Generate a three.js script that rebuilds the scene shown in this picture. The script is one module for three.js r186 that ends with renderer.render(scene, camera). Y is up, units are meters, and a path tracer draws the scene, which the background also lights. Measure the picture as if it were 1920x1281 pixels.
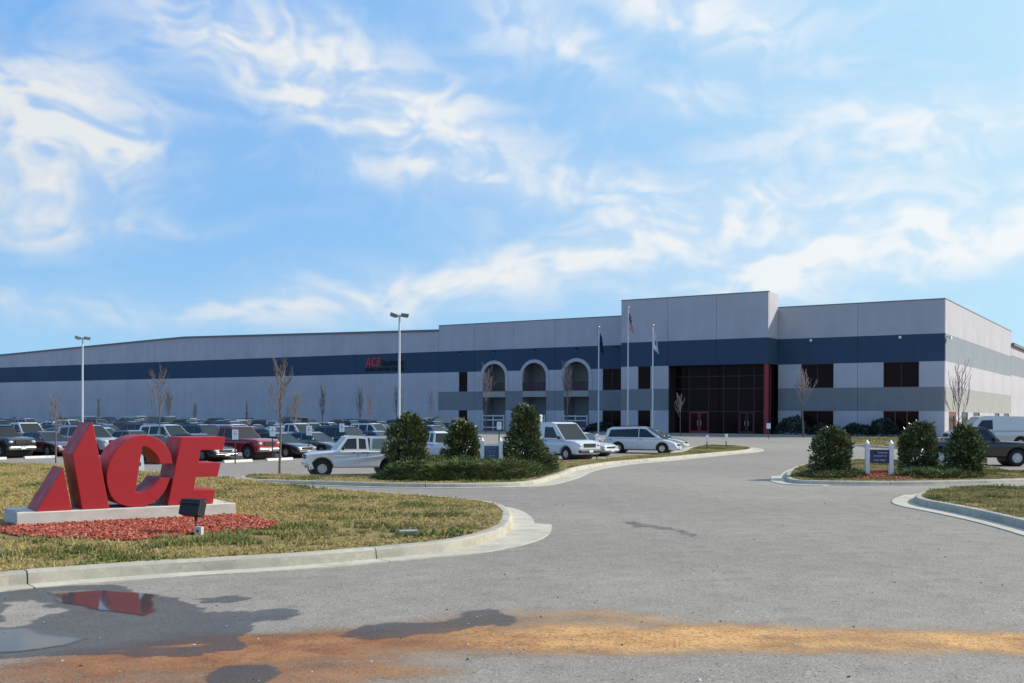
import * as THREE from 'three';
import { mergeGeometries, toCreasedNormals } from 'three/addons/utils/BufferGeometryUtils.js';
import { FontLoader } from 'three/addons/loaders/FontLoader.js';
import { TextGeometry } from 'three/addons/geometries/TextGeometry.js';

// ---------------------------------------------------------------- camera, sky, sun, exposure
const scene = new THREE.Scene();
const camera = new THREE.PerspectiveCamera(43.55, 1920 / 1558, 0.1, 3000);
camera.position.set(0, 2.5, 0);
camera.rotation.set(0, 0, 0.00475);
camera.setViewOffset(1920, 1558, 0, 0, 1920, 1281);
camera.updateProjectionMatrix();

const renderer = new THREE.WebGLRenderer({ antialias: true });
renderer.setSize(1024, 683);
renderer.toneMapping = THREE.LinearToneMapping;
renderer.toneMappingExposure = 1.2;
renderer.shadowMap.enabled = true;

const sunDir = new THREE.Vector3(0.966 * 0.848, 0.53, -0.26 * 0.848).normalize();
const sun = new THREE.DirectionalLight(new THREE.Color(1, 0.93, 0.81), 3.9);
sun.position.copy(sunDir).multiplyScalar(300).add(new THREE.Vector3(0, 0, -100));
sun.target.position.set(0, 0, -100);
sun.castShadow = true;
sun.shadow.mapSize.set(4096, 4096);
Object.assign(sun.shadow.camera, { left: -220, right: 220, top: 220, bottom: -220, near: 1, far: 800 });
scene.add(sun, sun.target);

// ---------------------------------------------------------------- noise and helpers
function rng(seed) { let s = seed | 0; return () => { s = (s + 0x6d2b79f5) | 0; let t = Math.imul(s ^ (s >>> 15), 1 | s); t = (t + Math.imul(t ^ (t >>> 7), 61 | t)) ^ t; return ((t ^ (t >>> 14)) >>> 0) / 4294967296; }; }
const R = rng(7);
const rr = (a, b, f = R) => a + (b - a) * f();
const hash = (x, y) => { let h = Math.imul(x, 374761393) + Math.imul(y, 668265263) | 0; h = Math.imul(h ^ (h >>> 13), 1274126177); return ((h ^ (h >>> 16)) >>> 0) / 4294967296; };
function vnoise(x, y) {
  const xi = Math.floor(x), yi = Math.floor(y); let fx = x - xi, fy = y - yi;
  fx = fx * fx * fx * (fx * (fx * 6 - 15) + 10); fy = fy * fy * fy * (fy * (fy * 6 - 15) + 10);
  const a = hash(xi, yi), b = hash(xi + 1, yi), c = hash(xi, yi + 1), d = hash(xi + 1, yi + 1);
  return a + (b - a) * fx + (c - a + (a - b - c + d) * fx) * fy;
}
function fbm(x, y, o = 4) { let s = 0, a = 0.5, n = 0; for (let i = 0; i < o; i++) { s += a * vnoise(x, y); n += a; a *= 0.5; const t = x * 0.8 - y * 0.6; y = (x * 0.6 + y * 0.8) * 2.03 + 17.3; x = t * 2.03 + 5.1; } return s / n; }
const clamp = (v, a = 0, b = 1) => Math.min(b, Math.max(a, v));
const sstep = (a, b, v) => { const t = clamp((v - a) / (b - a)); return t * t * (3 - 2 * t); };
const mix = (a, b, t) => a + (b - a) * t;

// ---------------------------------------------------------------- sky: air and cirrus, computed by direction
{
  const W = 4096, Hh = 2048, data = new Float32Array(W * Hh * 4), k = 1 / 1.2;
  // streaks: azimuth, elevation (degrees), half length, half width, tilt, strength
  const streaks = [
    [-10.83, 17.66, 6.6, 2.3, -17, 1.2], [-14.20, 18.97, 4.8, 1.5, -10, 0.85], [-7.97, 17.28, 4.0, 2.0, -24, 1.1], [-3.60, 15.81, 4.8, 1.7, -22, 0.7],
    [-24.11, 14.18, 4.6, 3.1, 4, 1.25], [-25.79, 12.61, 4.2, 2.6, 0, 1.1], [-25.54, 9.83, 3.4, 1.2, 2, 0.75], [-20.57, 10.08, 4.6, 0.6, 1, 0.42],
    [-1.83, 13.09, 8.5, 0.9, -2, 0.75], [4.63, 12.52, 6, 1.0, -5, 0.55], [-4.14, 7.38, 9, 1.25, 9, 0.85], [-11.62, 5.65, 6, 0.8, 4, 0.6], [4.94, 8.99, 7, 1.5, 9, 0.85],
    [14.90, 7.80, 6.4, 1.7, 7, 1.2], [23.02, 9.32, 7.5, 1.5, 8, 1.1], [12.10, 10.95, 8, 1.4, 3, 0.9], [19.19, 8.59, 6, 1.2, 8, 0.9], [22.74, 14.40, 7.5, 1.7, 3, 0.75], [18.10, 15.45, 4, 1.0, 4, 0.5],
    [2.25, 19.84, 4.0, 1.0, -28, 0.75], [6.04, 21.31, 5.5, 1.2, -16, 0.7], [10.64, 20.85, 4.0, 1.0, -26, 0.55], [9.53, 16.62, 4.5, 0.9, 8, 0.45], [-1.87, 20.73, 3, 1.2, -30, 0.4], [14.84, 19.67, 5, 1.3, -24, 0.5],
    [-24.07, 4.94, 7, 1.0, 2, 0.5], [-18.00, 19.99, 4, 1.2, -20, 0.4], [14.87, 13.95, 4, 0.7, 0, 0.3],
  ].map(([az, el, a, b, t, s]) => [az, el, a, b, Math.cos(t * Math.PI / 180), Math.sin(t * Math.PI / 180), s]);
  for (let y = 0; y < Hh; y++) {
    const el = (y + 0.5) / Hh * 180 - 90, ce = Math.cos(el * Math.PI / 180), se = Math.sin(el * Math.PI / 180);
    for (let x = 0; x < W; x++) {
      const th = ((x + 0.5) / W - 0.5) * 2 * Math.PI, dx = Math.cos(th) * ce, dz = Math.sin(th) * ce, o = (y * W + x) * 4;
      const E = Math.max(el, 0), toSun = dx * sunDir.x + se * sunDir.y + dz * sunDir.z;
      const glow = sstep(0.0, 1, (toSun + 0.25) / 1.25), g2 = glow * glow;
      const up = 1 - Math.exp(-E / 13), hi = sstep(18, 75, E);
      let r = mix(0.43, 0.10, up), g = mix(0.71, 0.36, up), b = mix(0.92, 0.87, up);
      r = mix(r, 0.115, hi); g = mix(g, 0.23, hi); b = mix(b, 0.50, hi);
      const w = clamp(0.95 * g2) * mix(1, 0.75, hi);
      r = mix(r, 0.66, w); g = mix(g, 0.93, w); b = mix(b, 1.02, w);
      if (el > -1) {
        let az = Math.atan2(dx, -dz) * 180 / Math.PI;
        const inView = Math.abs(az) < 34 && el < 27;
        const wx = fbm(az * 0.16 + 3, el * 0.22 + 9, 3) - 0.5, wy = fbm(az * 0.16 + 31, el * 0.22 - 7, 3) - 0.5;
        const fine = fbm(az * 0.30 + wx * 3 + el * 0.12, el * 0.95 + wy * 3 - az * 0.05, inView ? 6 : 4);
        const curl = fbm(az * 0.9 + wx * 6, el * 1.1 + wy * 6, inView ? 5 : 2);
        let c = 0;
        if (Math.abs(az) < 50 && el < 36) for (const s of streaks) {
          const px = az - s[0] + wx * 3.2, py = el - s[1] + wy * 2.0;
          const u = (px * s[4] + py * s[5]) / s[2], v = (-px * s[5] + py * s[4]) / s[3], q = u * u + v * v;
          if (q < 6) c = 1 - (1 - c) * (1 - Math.min(0.96, s[6] * Math.exp(-q * 0.9)));
        }
        let d = c * (0.34 + 0.85 * sstep(0.30, 0.68, fine * 0.62 + curl * 0.38));
        const wide = sstep(30, 50, Math.abs(az)) + sstep(22, 32, el);
        d += (0.10 + 0.56 * Math.min(1, wide)) * sstep(0.44, 0.78, fine) * (0.35 + 0.65 * glow) + 0.12 * sstep(0.4, 0.7, curl) * fine * glow;
        d = clamp(d) * sstep(-1, 2.5, el);
        const cl = mix(0.80, 0.97, glow);
        r = mix(r, cl * 0.955, d); g = mix(g, cl * 1.0, d); b = mix(b, cl * 1.035, d);
      }
      if (el < 0) { r = 0.28; g = 0.27; b = 0.25; }
      data[o] = r * k; data[o + 1] = g * k; data[o + 2] = b * k; data[o + 3] = 1;
    }
  }
  const t = new THREE.DataTexture(data, W, Hh, THREE.RGBAFormat, THREE.FloatType);
  t.mapping = THREE.EquirectangularReflectionMapping; t.magFilter = t.minFilter = THREE.LinearFilter; t.needsUpdate = true;
  scene.background = t; scene.environment = t;
}

// ---------------------------------------------------------------- object helpers
const taken = new Map();
function numbered(n) { const k = taken.get(n) || 0; taken.set(n, k + 1); return k ? n + '_' + String(k).padStart(3, '0') : n; }
function mesh(name, g, m, parent) { const o = new THREE.Mesh(g, m); o.name = name; o.castShadow = o.receiveShadow = true; if (parent) parent.add(o); return o; }
function group(name, parent) { const o = new THREE.Group(); o.name = name; if (parent) parent.add(o); return o; }
function thing(name, label, category, [x, y, z] = [0, 0, 0], turn = 0, grp) {
  const o = group(numbered(name), scene); o.position.set(x, y, z); o.rotation.y = turn; o.userData = { label, category }; if (grp) o.userData.group = grp; return o;
}
function single(name, g, m, label, category, grp) { const o = mesh(numbered(name), g, m, scene); o.userData = { label, category }; if (grp) o.userData.group = grp; return o; }
function structure(name, g, m) { const o = mesh(numbered(name), g, m, scene); o.userData = { kind: 'structure' }; return o; }
const box = (w, h, d, x = 0, y = 0, z = 0) => new THREE.BoxGeometry(w, h, d).translate(x, y, z);
const span = (x0, x1, y0, y1, z0, z1) => box(x1 - x0, y1 - y0, z1 - z0, (x0 + x1) / 2, (y0 + y1) / 2, (z0 + z1) / 2);
const cyl = (r0, r1, h, n = 12) => new THREE.CylinderGeometry(r1, r0, h, n);
function bar(a, b, r, n = 6, r2 = r) {
  const A = new THREE.Vector3(...a), B = new THREE.Vector3(...b), D = B.clone().sub(A);
  const g = new THREE.CylinderGeometry(r2, r, D.length(), n, 1, false);
  g.applyQuaternion(new THREE.Quaternion().setFromUnitVectors(new THREE.Vector3(0, 1, 0), D.clone().normalize()));
  return g.translate((A.x + B.x) / 2, (A.y + B.y) / 2, (A.z + B.z) / 2);
}
const plain = (g) => { const n = g.index ? g.toNonIndexed() : g; for (const k of Object.keys(n.attributes)) if (!['position', 'normal', 'uv', 'color'].includes(k)) n.deleteAttribute(k); return n; };
const merge = (list) => mergeGeometries(list.map(plain));
const shapeOf = (pts) => new THREE.Shape(pts.map(([x, y]) => new THREE.Vector2(x, y)));
function rgb(r, g, b) { return new THREE.Color().setRGB(r, g, b); }
const mat = (r, g, b, rough = 0.8, extra = {}) => new THREE.MeshStandardMaterial({ color: rgb(r, g, b), roughness: rough, ...extra });
function worldUV(g, s = 1) { const p = g.attributes.position, uv = new Float32Array(p.count * 2); for (let i = 0; i < p.count; i++) { uv[2 * i] = p.getX(i) * s; uv[2 * i + 1] = p.getZ(i) * s; } g.setAttribute('uv', new THREE.BufferAttribute(uv, 2)); return g; }
function boxUV(g, s = 1) {
  g = g.index ? g.toNonIndexed() : g; const p = g.attributes.position, n = g.attributes.normal, uv = new Float32Array(p.count * 2);
  for (let i = 0; i < p.count; i++) { const ax = Math.abs(n.getX(i)), ay = Math.abs(n.getY(i)), az = Math.abs(n.getZ(i)); const x = p.getX(i), y = p.getY(i), z = p.getZ(i);
    if (ay > ax && ay > az) { uv[2 * i] = x * s; uv[2 * i + 1] = z * s; } else if (ax > az) { uv[2 * i] = z * s; uv[2 * i + 1] = y * s; } else { uv[2 * i] = x * s; uv[2 * i + 1] = y * s; } }
  g.setAttribute('uv', new THREE.BufferAttribute(uv, 2)); return g;
}
// tileable texture from a function of (u, v) in 0..1 that returns 0..1 grey or [r, g, b] linear-like sRGB bytes
function tex(size, fn, srgb = true) {
  const d = new Uint8Array(size * size * 4);
  for (let y = 0; y < size; y++) for (let x = 0; x < size; x++) { const c = fn(x, y, size), o = (y * size + x) * 4; if (Array.isArray(c)) { d[o] = clamp(c[0], 0, 255); d[o + 1] = clamp(c[1], 0, 255); d[o + 2] = clamp(c[2], 0, 255); } else d[o] = d[o + 1] = d[o + 2] = clamp(c, 0, 1) * 255; d[o + 3] = 255; }
  const t = new THREE.DataTexture(d, size, size); t.wrapS = t.wrapT = THREE.RepeatWrapping; t.magFilter = THREE.LinearFilter; t.minFilter = THREE.LinearMipmapLinearFilter; t.generateMipmaps = true; if (srgb) t.colorSpace = THREE.SRGBColorSpace; t.needsUpdate = true; return t;
}
const wrapN = (x, y, s, f) => { // periodic noise: blend four copies
  const u = x / s, v = y / s, n = (a, b) => fbm(a * f + 50, b * f + 50, 4); const a = n(u, v), b = n(u - 1, v), c = n(u, v - 1), d = n(u - 1, v - 1); return mix(mix(a, b, u), mix(c, d, u), v);
};

// ---------------------------------------------------------------- ground textures
const asphaltBump = tex(1024, (x, y, s) => 0.45 + 0.4 * (hash(x, y) - 0.5) + 0.5 * (hash(x >> 1, (y >> 1) + 999) - 0.5), false);
const asphaltMap = tex(1024, (x, y, s) => {
  const n = wrapN(x, y, s, 9) - 0.5, h = hash(x >> 2, (y >> 2) + 4000), h2 = hash((x + 1) >> 1, (y >> 1) + 8000), h3 = hash(x >> 3, (y >> 3) + 700);
  let v = 205 + n * 44 + (h - 0.5) * 44 + (h2 - 0.5) * 30; if (h > 0.955) v += 44; if (h3 > 0.978) v -= 60; if (h3 < 0.018) v += 46; return [v, v * 0.985, v * 0.965];
});
const concreteMap = tex(512, (x, y, s) => { const n = wrapN(x, y, s, 6) - 0.5, m = wrapN(x + 90, y, s, 30) - 0.5, h = hash(x >> 1, y >> 1); const v = 212 + n * 60 + m * 36 + (h - 0.5) * 22; return [v, v * 0.985, v * 0.95]; });
const concreteBump = tex(512, (x, y, s) => 0.5 + (wrapN(x, y, s, 24) - 0.5) * 0.8 + (hash(x, y) - 0.5) * 0.2, false);
const turfMap = tex(512, (x, y, s) => { const n = wrapN(x, y, s, 20), h = hash(x >> 1, y >> 1); const v = 120 + (n - 0.5) * 110 + (h - 0.5) * 60; return [v * 1.18, v * 1.06, v * 0.66]; });
const wallBump = tex(256, (x, y, s) => 0.5 + (hash(x, y) - 0.5) * 0.5 + (wrapN(x, y, s, 12) - 0.5) * 0.5, false);
const wallMap = tex(512, (x, y, s) => { const n = wrapN(x, y, s, 4) - 0.5, v2 = wrapN(x * 5 % s, y, s, 3) - 0.5, h = hash(x, y) - 0.5; const v = 232 + n * 26 + v2 * 14 + h * 8; return [v, v, v]; });

// ---------------------------------------------------------------- the road sheet
{
  const nx = 150, nz = 150, pos = [], col = [], idx = [], uv = [];
  const xs = [], zs = [];
  for (let i = 0; i <= nx; i++) { const t = i / nx * 2 - 1; xs.push(Math.sign(t) * (18 * Math.abs(t) + 482 * Math.pow(Math.abs(t), 4))); }
  for (let j = 0; j <= nz; j++) { const t = j / nz; zs.push(40 - 62 * t - 480 * Math.pow(t, 5)); }
  for (let j = 0; j <= nz; j++) for (let i = 0; i <= nx; i++) {
    const x = xs[i], z = zs[j]; pos.push(x, 0, z); uv.push(x / 3.2, z / 3.2);
    const n = fbm(x * 0.09 + 40, z * 0.16 + 7, 4) - 0.5, t = fbm(x * 0.6 + 3, z * 0.9, 3) - 0.5, v = 1 + n * 0.34 + t * 0.16;
    col.push(0.468 * v, 0.42 * v, 0.37 * v);
  }
  for (let j = 0; j < nz; j++) for (let i = 0; i < nx; i++) { const a = j * (nx + 1) + i, b = a + 1, c = a + nx + 1, d = c + 1; idx.push(a, b, c, b, d, c); }
  const g = new THREE.BufferGeometry(); g.setAttribute('position', new THREE.Float32BufferAttribute(pos, 3)); g.setAttribute('uv', new THREE.Float32BufferAttribute(uv, 2)); g.setAttribute('color', new THREE.Float32BufferAttribute(col, 3)); g.setIndex(idx); g.computeVertexNormals();
  structure('road', g, new THREE.MeshStandardMaterial({ vertexColors: true, map: asphaltMap, bumpMap: asphaltBump, bumpScale: 0.006, roughness: 0.92 }));
}
// sheets with an outline: stains on the asphalt, drawn as matter with edges of its own
function gridSheet(x0, x1, z0, z1, y, n) { const g = new THREE.PlaneGeometry(x1 - x0, z1 - z0, n, n).rotateX(-Math.PI / 2).translate((x0 + x1) / 2, y, (z0 + z1) / 2); return g; }
function maskTex(w, h, fn) { const d = new Uint8Array(w * h * 4); for (let y = 0; y < h; y++) for (let x = 0; x < w; x++) { const v = clamp(fn((x + 0.5) / w, (y + 0.5) / h)) * 255, o = (y * w + x) * 4; d[o] = d[o + 1] = d[o + 2] = v; d[o + 3] = 255; } const t = new THREE.DataTexture(d, w, h); t.magFilter = THREE.LinearFilter; t.minFilter = THREE.LinearFilter; t.needsUpdate = true; return t; }
function segDist(px, pz, a, b) { const dx = b[0] - a[0], dz = b[1] - a[1], t = clamp(((px - a[0]) * dx + (pz - a[1]) * dz) / (dx * dx + dz * dz)); return [Math.hypot(px - a[0] - dx * t, pz - a[1] - dz * t), t]; }
function inside(poly, x, z) { let c = false; for (let i = 0, j = poly.length - 1; i < poly.length; j = i++) { const a = poly[i], b = poly[j]; if ((a[1] > z) !== (b[1] > z) && x < (b[0] - a[0]) * (z - a[1]) / (b[1] - a[1]) + a[0]) c = !c; } return c; }
function edgeDist(poly, x, z) { let d = 1e9; for (let i = 0; i < poly.length; i++) d = Math.min(d, segDist(x, z, poly[i], poly[(i + 1) % poly.length])[0]); return inside(poly, x, z) ? d : -d; }
{
  // orange sand washed along the wheel track
  const path = [[-5.150, -9.868], [-3.899, -10.446], [-3.003, -10.887], [-1.846, -11.318], [-0.584, -11.616], [0.972, -11.706], [2.662, -11.744], [5.691, -11.535], [7.824, -11.368]];
  const wid = [0.6, 0.85, 1.05, 0.9, 0.95, 0.98, 0.86, 0.76, 0.7], dens = [0.5, 0.85, 1, 1, 0.8, 0.95, 0.85, 0.8, 0.7];
  const x0 = -8, x1 = 9, z0 = -16, z1 = -8.5, W = 1700, H2 = 760;
  const spill = [[-2.409, -11.801], [-0.394, -13.194], [1.122, -13.525], [2.119, -12.840], [1.512, -12.186], [-1.173, -11.548]], lower = [[-4.836, -9.267], [-5.010, -9.993], [-4.076, -10.488], [-2.436, -10.850], [-1.089, -10.734], [-0.505, -10.079], [-1.614, -9.325], [-3.413, -8.787]];
  const m = maskTex(W, H2, (u, v) => {
    const x = mix(x0, x1, u), z = mix(z1, z0, v); let a = 0;
    const wob = (fbm(x * 1.4, z * 3, 3) - 0.5) * 0.5;
    for (let i = 0; i < path.length - 1; i++) { const [d, t] = segDist(x, z, path[i], path[i + 1]); const w = mix(wid[i], wid[i + 1], t); a = Math.max(a, mix(dens[i], dens[i + 1], t) * (1 - sstep(0.35, 1.15, d / w + wob))); }
    a = Math.max(a, 0.42 * sstep(-0.25, 0.35, edgeDist(spill, x, z) + wob * 0.6), 0.62 * sstep(-0.4, 0.5, edgeDist(lower, x, z) + wob));
    const grain = 0.5 * fbm(x * 22, z * 22, 3) + 0.5 * hash(Math.floor(u * W / 2), Math.floor(v * H2 / 2));
    const patch = 0.78 + 0.62 * fbm(x * 1.5 - z * 0.8 + 20, z * 0.9, 3);
    return a <= 0 ? 0 : clamp(a * patch) * (0.28 + 0.72 * sstep(0.34, 0.6, grain + a * 0.2)) * 0.95;
  });
  const cm = tex(512, (x, y, s) => { const n = wrapN(x, y, s, 7), h = hash(x >> 1, y >> 1), k = 0.72 + 0.5 * (n - 0.5) + 0.3 * (h - 0.5); return [k * 330, k * 300, k * 270]; });
  cm.repeat.set(6, 3);
  const g = gridSheet(x0, x1, z0, z1, 0.004, 60), gp = g.attributes.position, gc = []; // damp brown sand to the left, dry yellow sand to the right
  for (let i = 0; i < gp.count; i++) { const k = clamp(sstep(-2.5, 2.6, gp.getX(i) + (fbm(gp.getX(i) * 0.9, gp.getZ(i) * 1.4, 3) - 0.5) * 4)); gc.push(mix(0.40, 0.80, k), mix(0.20, 0.50, k), mix(0.10, 0.24, k)); }
  g.setAttribute('color', new THREE.Float32BufferAttribute(gc, 3));
  const o = structure('sand', g, new THREE.MeshStandardMaterial({ map: cm, vertexColors: true, alphaMap: m, transparent: true, roughness: 1, bumpMap: asphaltBump, bumpScale: 0.004 })); o.userData.kind = 'stuff';
}
{
  // wet patches: dark soaked asphalt, and standing water that mirrors
  const pools = [
    { p: [[-7.809, -14.952], [-6.987, -15.164], [-5.797, -15.104], [-4.538, -14.082], [-3.773, -13.181], [-3.303, -13.193], [-2.861, -13.498], [-2.655, -13.067], [-2.728, -12.722], [-3.117, -12.451], [-3.040, -11.903], [-3.072, -11.345], [-3.744, -11.096], [-4.368, -10.810], [-4.864, -10.564], [-5.460, -10.460]], s: 1 },
    { p: [[-4.284, -14.007], [-4.095, -14.302], [-3.765, -14.439], [-3.534, -14.109], [-3.713, -13.705], [-4.062, -13.696]], s: 0.35 },
    { p: [[-2.077, -11.639], [-1.699, -12.358], [-1.398, -12.492], [-0.762, -12.572], [-0.664, -13.187], [-0.265, -13.490], [0.091, -12.858], [0.012, -12.398], [-0.486, -12.140], [-0.959, -11.834], [-1.520, -11.486]], s: 0.6 },
    { p: [[-2.936, -9.909], [-2.838, -10.290], [-2.428, -10.342], [-2.152, -10.048], [-2.228, -9.496], [-2.616, -9.489]], s: 0.5 },
    { p: [[-4.368, -10.810], [-3.770, -11.173], [-3.014, -11.346], [-2.731, -11.143], [-3.100, -10.837], [-3.788, -10.586]], s: 0.3 },
  ];
  const dry = [[-6.391, -13.115], [-6.559, -13.630], [-6.372, -13.831], [-5.694, -13.277], [-5.697, -12.650], [-5.839, -12.137]];
  const x0 = -9, x1 = 2, z0 = -17, z1 = -9, W = 1400, H2 = 1000;
  const wet = (x, z) => { let d = -1e9; const wob = (fbm(x * 3, z * 3.5, 3) - 0.5) * 0.35; pools.forEach(({ p }) => { d = Math.max(d, edgeDist(p, x, z)); }); return Math.min(d, -edgeDist(dry, x, z)) + wob; };
  const film = maskTex(W, H2, (u, v) => sstep(-0.02, 0.05, wet(mix(x0, x1, u), mix(z1, z0, v))) * 0.5);
  structure('wet_asphalt', gridSheet(x0, x1, z0, z1, 0.008, 1), new THREE.MeshStandardMaterial({ color: rgb(0.055, 0.055, 0.058), alphaMap: film, transparent: true, roughness: 0.42, bumpMap: asphaltBump, bumpScale: 0.004 }));
  const pool = [[-6.661, -14.621], [-5.697, -14.648], [-4.946, -14.321], [-4.593, -13.605], [-4.522, -12.813], [-5.179, -13.145], [-5.867, -13.648]], pool2 = [[-6.268, -12.006], [-5.593, -12.143], [-4.562, -11.583], [-4.580, -11.053], [-5.059, -10.748], [-5.580, -10.690]];
  const water = maskTex(W, H2, (u, v) => { const x = mix(x0, x1, u), z = mix(z1, z0, v); const n = fbm(x * 0.9 + 11, z * 1.3, 4); return sstep(0.0, 0.1, Math.max(edgeDist(pool, x, z), edgeDist(pool2, x, z) - 0.1) + (n - 0.5) * 0.35) * 0.85; });
  structure('puddle', gridSheet(x0, x1, z0, z1, 0.012, 1), new THREE.MeshPhysicalMaterial({ color: rgb(0.07, 0.07, 0.075), alphaMap: water, transparent: true, roughness: 0.04, ior: 1.33 }));
  // tar smear further up the drive
  const smear = [[2.635, -24.595], [2.914, -24.608], [3.137, -23.898], [3.501, -23.458], [3.838, -22.608], [3.921, -21.905], [3.735, -21.609], [3.495, -22.490], [3.153, -23.111], [2.715, -23.423]];
  const b0 = [1.8, 5.2, -25.4, -20.6];
  const tar = maskTex(700, 700, (u, v) => { const x = mix(b0[0], b0[1], u), z = mix(b0[3], b0[2], v); return sstep(-0.05, 0.12, edgeDist(smear, x, z) + (fbm(x * 4, z * 4, 3) - 0.5) * 0.45) * 0.42 * (0.35 + 0.65 * sstep(0.38, 0.62, fbm(x * 14, z * 14, 3))); });
  structure('tar_smear', gridSheet(b0[0], b0[1], b0[2], b0[3], 0.004, 1), new THREE.MeshStandardMaterial({ color: rgb(0.06, 0.06, 0.065), alphaMap: tar, transparent: true, roughness: 0.8 }));
}

// ---------------------------------------------------------------- lawns, kerbs, turf
const kerbMat = new THREE.MeshStandardMaterial({ color: rgb(0.66, 0.62, 0.54), map: concreteMap, bumpMap: concreteBump, bumpScale: 0.004, roughness: 0.9 });
const kerbMatB = new THREE.MeshStandardMaterial({ color: rgb(0.60, 0.565, 0.50), map: concreteMap, bumpMap: concreteBump, bumpScale: 0.004, roughness: 0.9 });
const gutterMat = new THREE.MeshStandardMaterial({ color: rgb(0.80, 0.75, 0.66), map: concreteMap, bumpMap: concreteBump, bumpScale: 0.003, roughness: 0.92 });
const gutterMatB = new THREE.MeshStandardMaterial({ color: rgb(0.74, 0.70, 0.62), map: concreteMap, bumpMap: concreteBump, bumpScale: 0.003, roughness: 0.92 });
function smoothLoop(pts, step) {
  const c = new THREE.CatmullRomCurve3(pts.map(([x, z]) => new THREE.Vector3(x, 0, z)), true, 'centripetal');
  const n = Math.max(24, Math.round(c.getLength() / step)); c.arcLengthDivisions = n * 4;
  return c.getSpacedPoints(n).slice(0, n).map((p) => [p.x, p.z]);
}
function inset(loop, d) {
  const n = loop.length; let area = 0; for (let i = 0; i < n; i++) { const a = loop[i], b = loop[(i + 1) % n]; area += a[0] * b[1] - b[0] * a[1]; } const s = area > 0 ? 1 : -1;
  return loop.map((p, i) => { const a = loop[(i + n - 1) % n], b = loop[(i + 1) % n], dx = b[0] - a[0], dz = b[1] - a[1], l = Math.hypot(dx, dz) || 1; return [p[0] - s * dz / l * d, p[1] + s * dx / l * d]; });
}
function sweep(line, rails, keepEnds = true) { // rails: lists of [x, y, z] rows, one per profile point
  const n = line, m = rails.length, pos = [], idx = [];
  for (let k = 0; k < m - 1; k++) for (let i = 0; i < n - 1; i++) { // separate quads so that edges stay crisp
    const a = rails[k][i], b = rails[k][i + 1], c = rails[k + 1][i], d = rails[k + 1][i + 1], o = pos.length / 3; pos.push(...a, ...b, ...c, ...d); idx.push(o, o + 2, o + 1, o + 1, o + 2, o + 3);
  }
  if (keepEnds) for (const i of [0, n - 1]) { const o = pos.length / 3; rails.forEach((r) => pos.push(...r[i])); for (let k = 1; k < m - 1; k++) idx.push(o, o + k, o + k + 1); }
  const g = new THREE.BufferGeometry(); g.setAttribute('position', new THREE.Float32BufferAttribute(pos, 3)); g.setIndex(idx); const f = g.toNonIndexed(); f.computeVertexNormals(); return boxUV(f, 0.4);
}
const kerbWet = [];
function kerbLoop(name, loop, h, gutter, section = 3.05, show = () => true) {
  const root = group(numbered(name), scene); root.userData = { kind: 'structure' };
  const n = loop.length, step = Math.hypot(loop[1][0] - loop[0][0], loop[1][1] - loop[0][1]), per = Math.max(2, Math.round(section / step));
  const rows = [[0, 0.012], [0.012, h * 0.55], [0.024, h - 0.035], [0.055, h - 0.006], [0.09, h], [0.24, h], [0.24, -0.02], [0, -0.02]];
  const rails = rows.map(([d]) => inset(loop, d));
  for (let s = 0; s < n; s += per) {
    const len = Math.min(per, n - s) + 1, ids = Array.from({ length: len }, (_, i) => (s + i) % n);
    const mid = loop[ids[len >> 1]]; if (!show(mid[0], mid[1])) continue;
    const gap = (r, i, k) => { // pull the ends of each section back to leave an open joint
      const p = r[ids[i]]; if (i > 0 && i < len - 1) return p; const q = r[ids[i === 0 ? 1 : len - 2]], l = Math.hypot(q[0] - p[0], q[1] - p[1]) || 1; return [p[0] + (q[0] - p[0]) / l * 0.011, p[1] + (q[1] - p[1]) / l * 0.011];
    };
    const dy = (hash(s, 77) - 0.5) * 0.008;
    mesh('kerb_section', sweep(len, rows.map(([, y], k) => ids.map((_, i) => { const p = gap(rails[k], i, k); return [p[0], y > 0 ? y + dy : y, p[1]]; }))), (s / per) % 3 === 1 ? kerbMatB : kerbMat, root);
    if (gutter) {
      const w = ids.map((id) => gutter(loop[id][0], loop[id][1])); if (Math.max(...w) < 0.05) continue;
      const out = ids.map((_, i) => { const a = loop[ids[i]], b = rails[5][ids[i]], l = Math.hypot(b[0] - a[0], b[1] - a[1]), k = Math.max(w[i], 0.05) / l; return [a[0] + (a[0] - b[0]) * k, a[1] + (a[1] - b[1]) * k]; });
      const inn = ids.map((_, i) => gap(loop, i)), fix = (arr) => arr.map((p, i) => { if (i > 0 && i < len - 1) return p; const q = arr[i === 0 ? 1 : len - 2], l = Math.hypot(q[0] - p[0], q[1] - p[1]) || 1; return [p[0] + (q[0] - p[0]) / l * 0.011, p[1] + (q[1] - p[1]) / l * 0.011]; });
      const o2 = fix(out);
      mesh('gutter_pan', sweep(len, [o2.map((p) => [p[0], -0.02, p[1]]), o2.map((p) => [p[0], 0.022, p[1]]), inn.map((p) => [p[0], 0.016, p[1]]), inn.map((p) => [p[0], -0.02, p[1]])]), (s / per) % 2 ? gutterMatB : gutterMat, root);
    }
  }
}
const turfMat = new THREE.MeshStandardMaterial({ color: rgb(0.86, 0.76, 0.62), map: turfMap, roughness: 1 });
const bladeMat = new THREE.MeshStandardMaterial({ color: 0xffffff, roughness: 0.9, side: THREE.DoubleSide });
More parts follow.
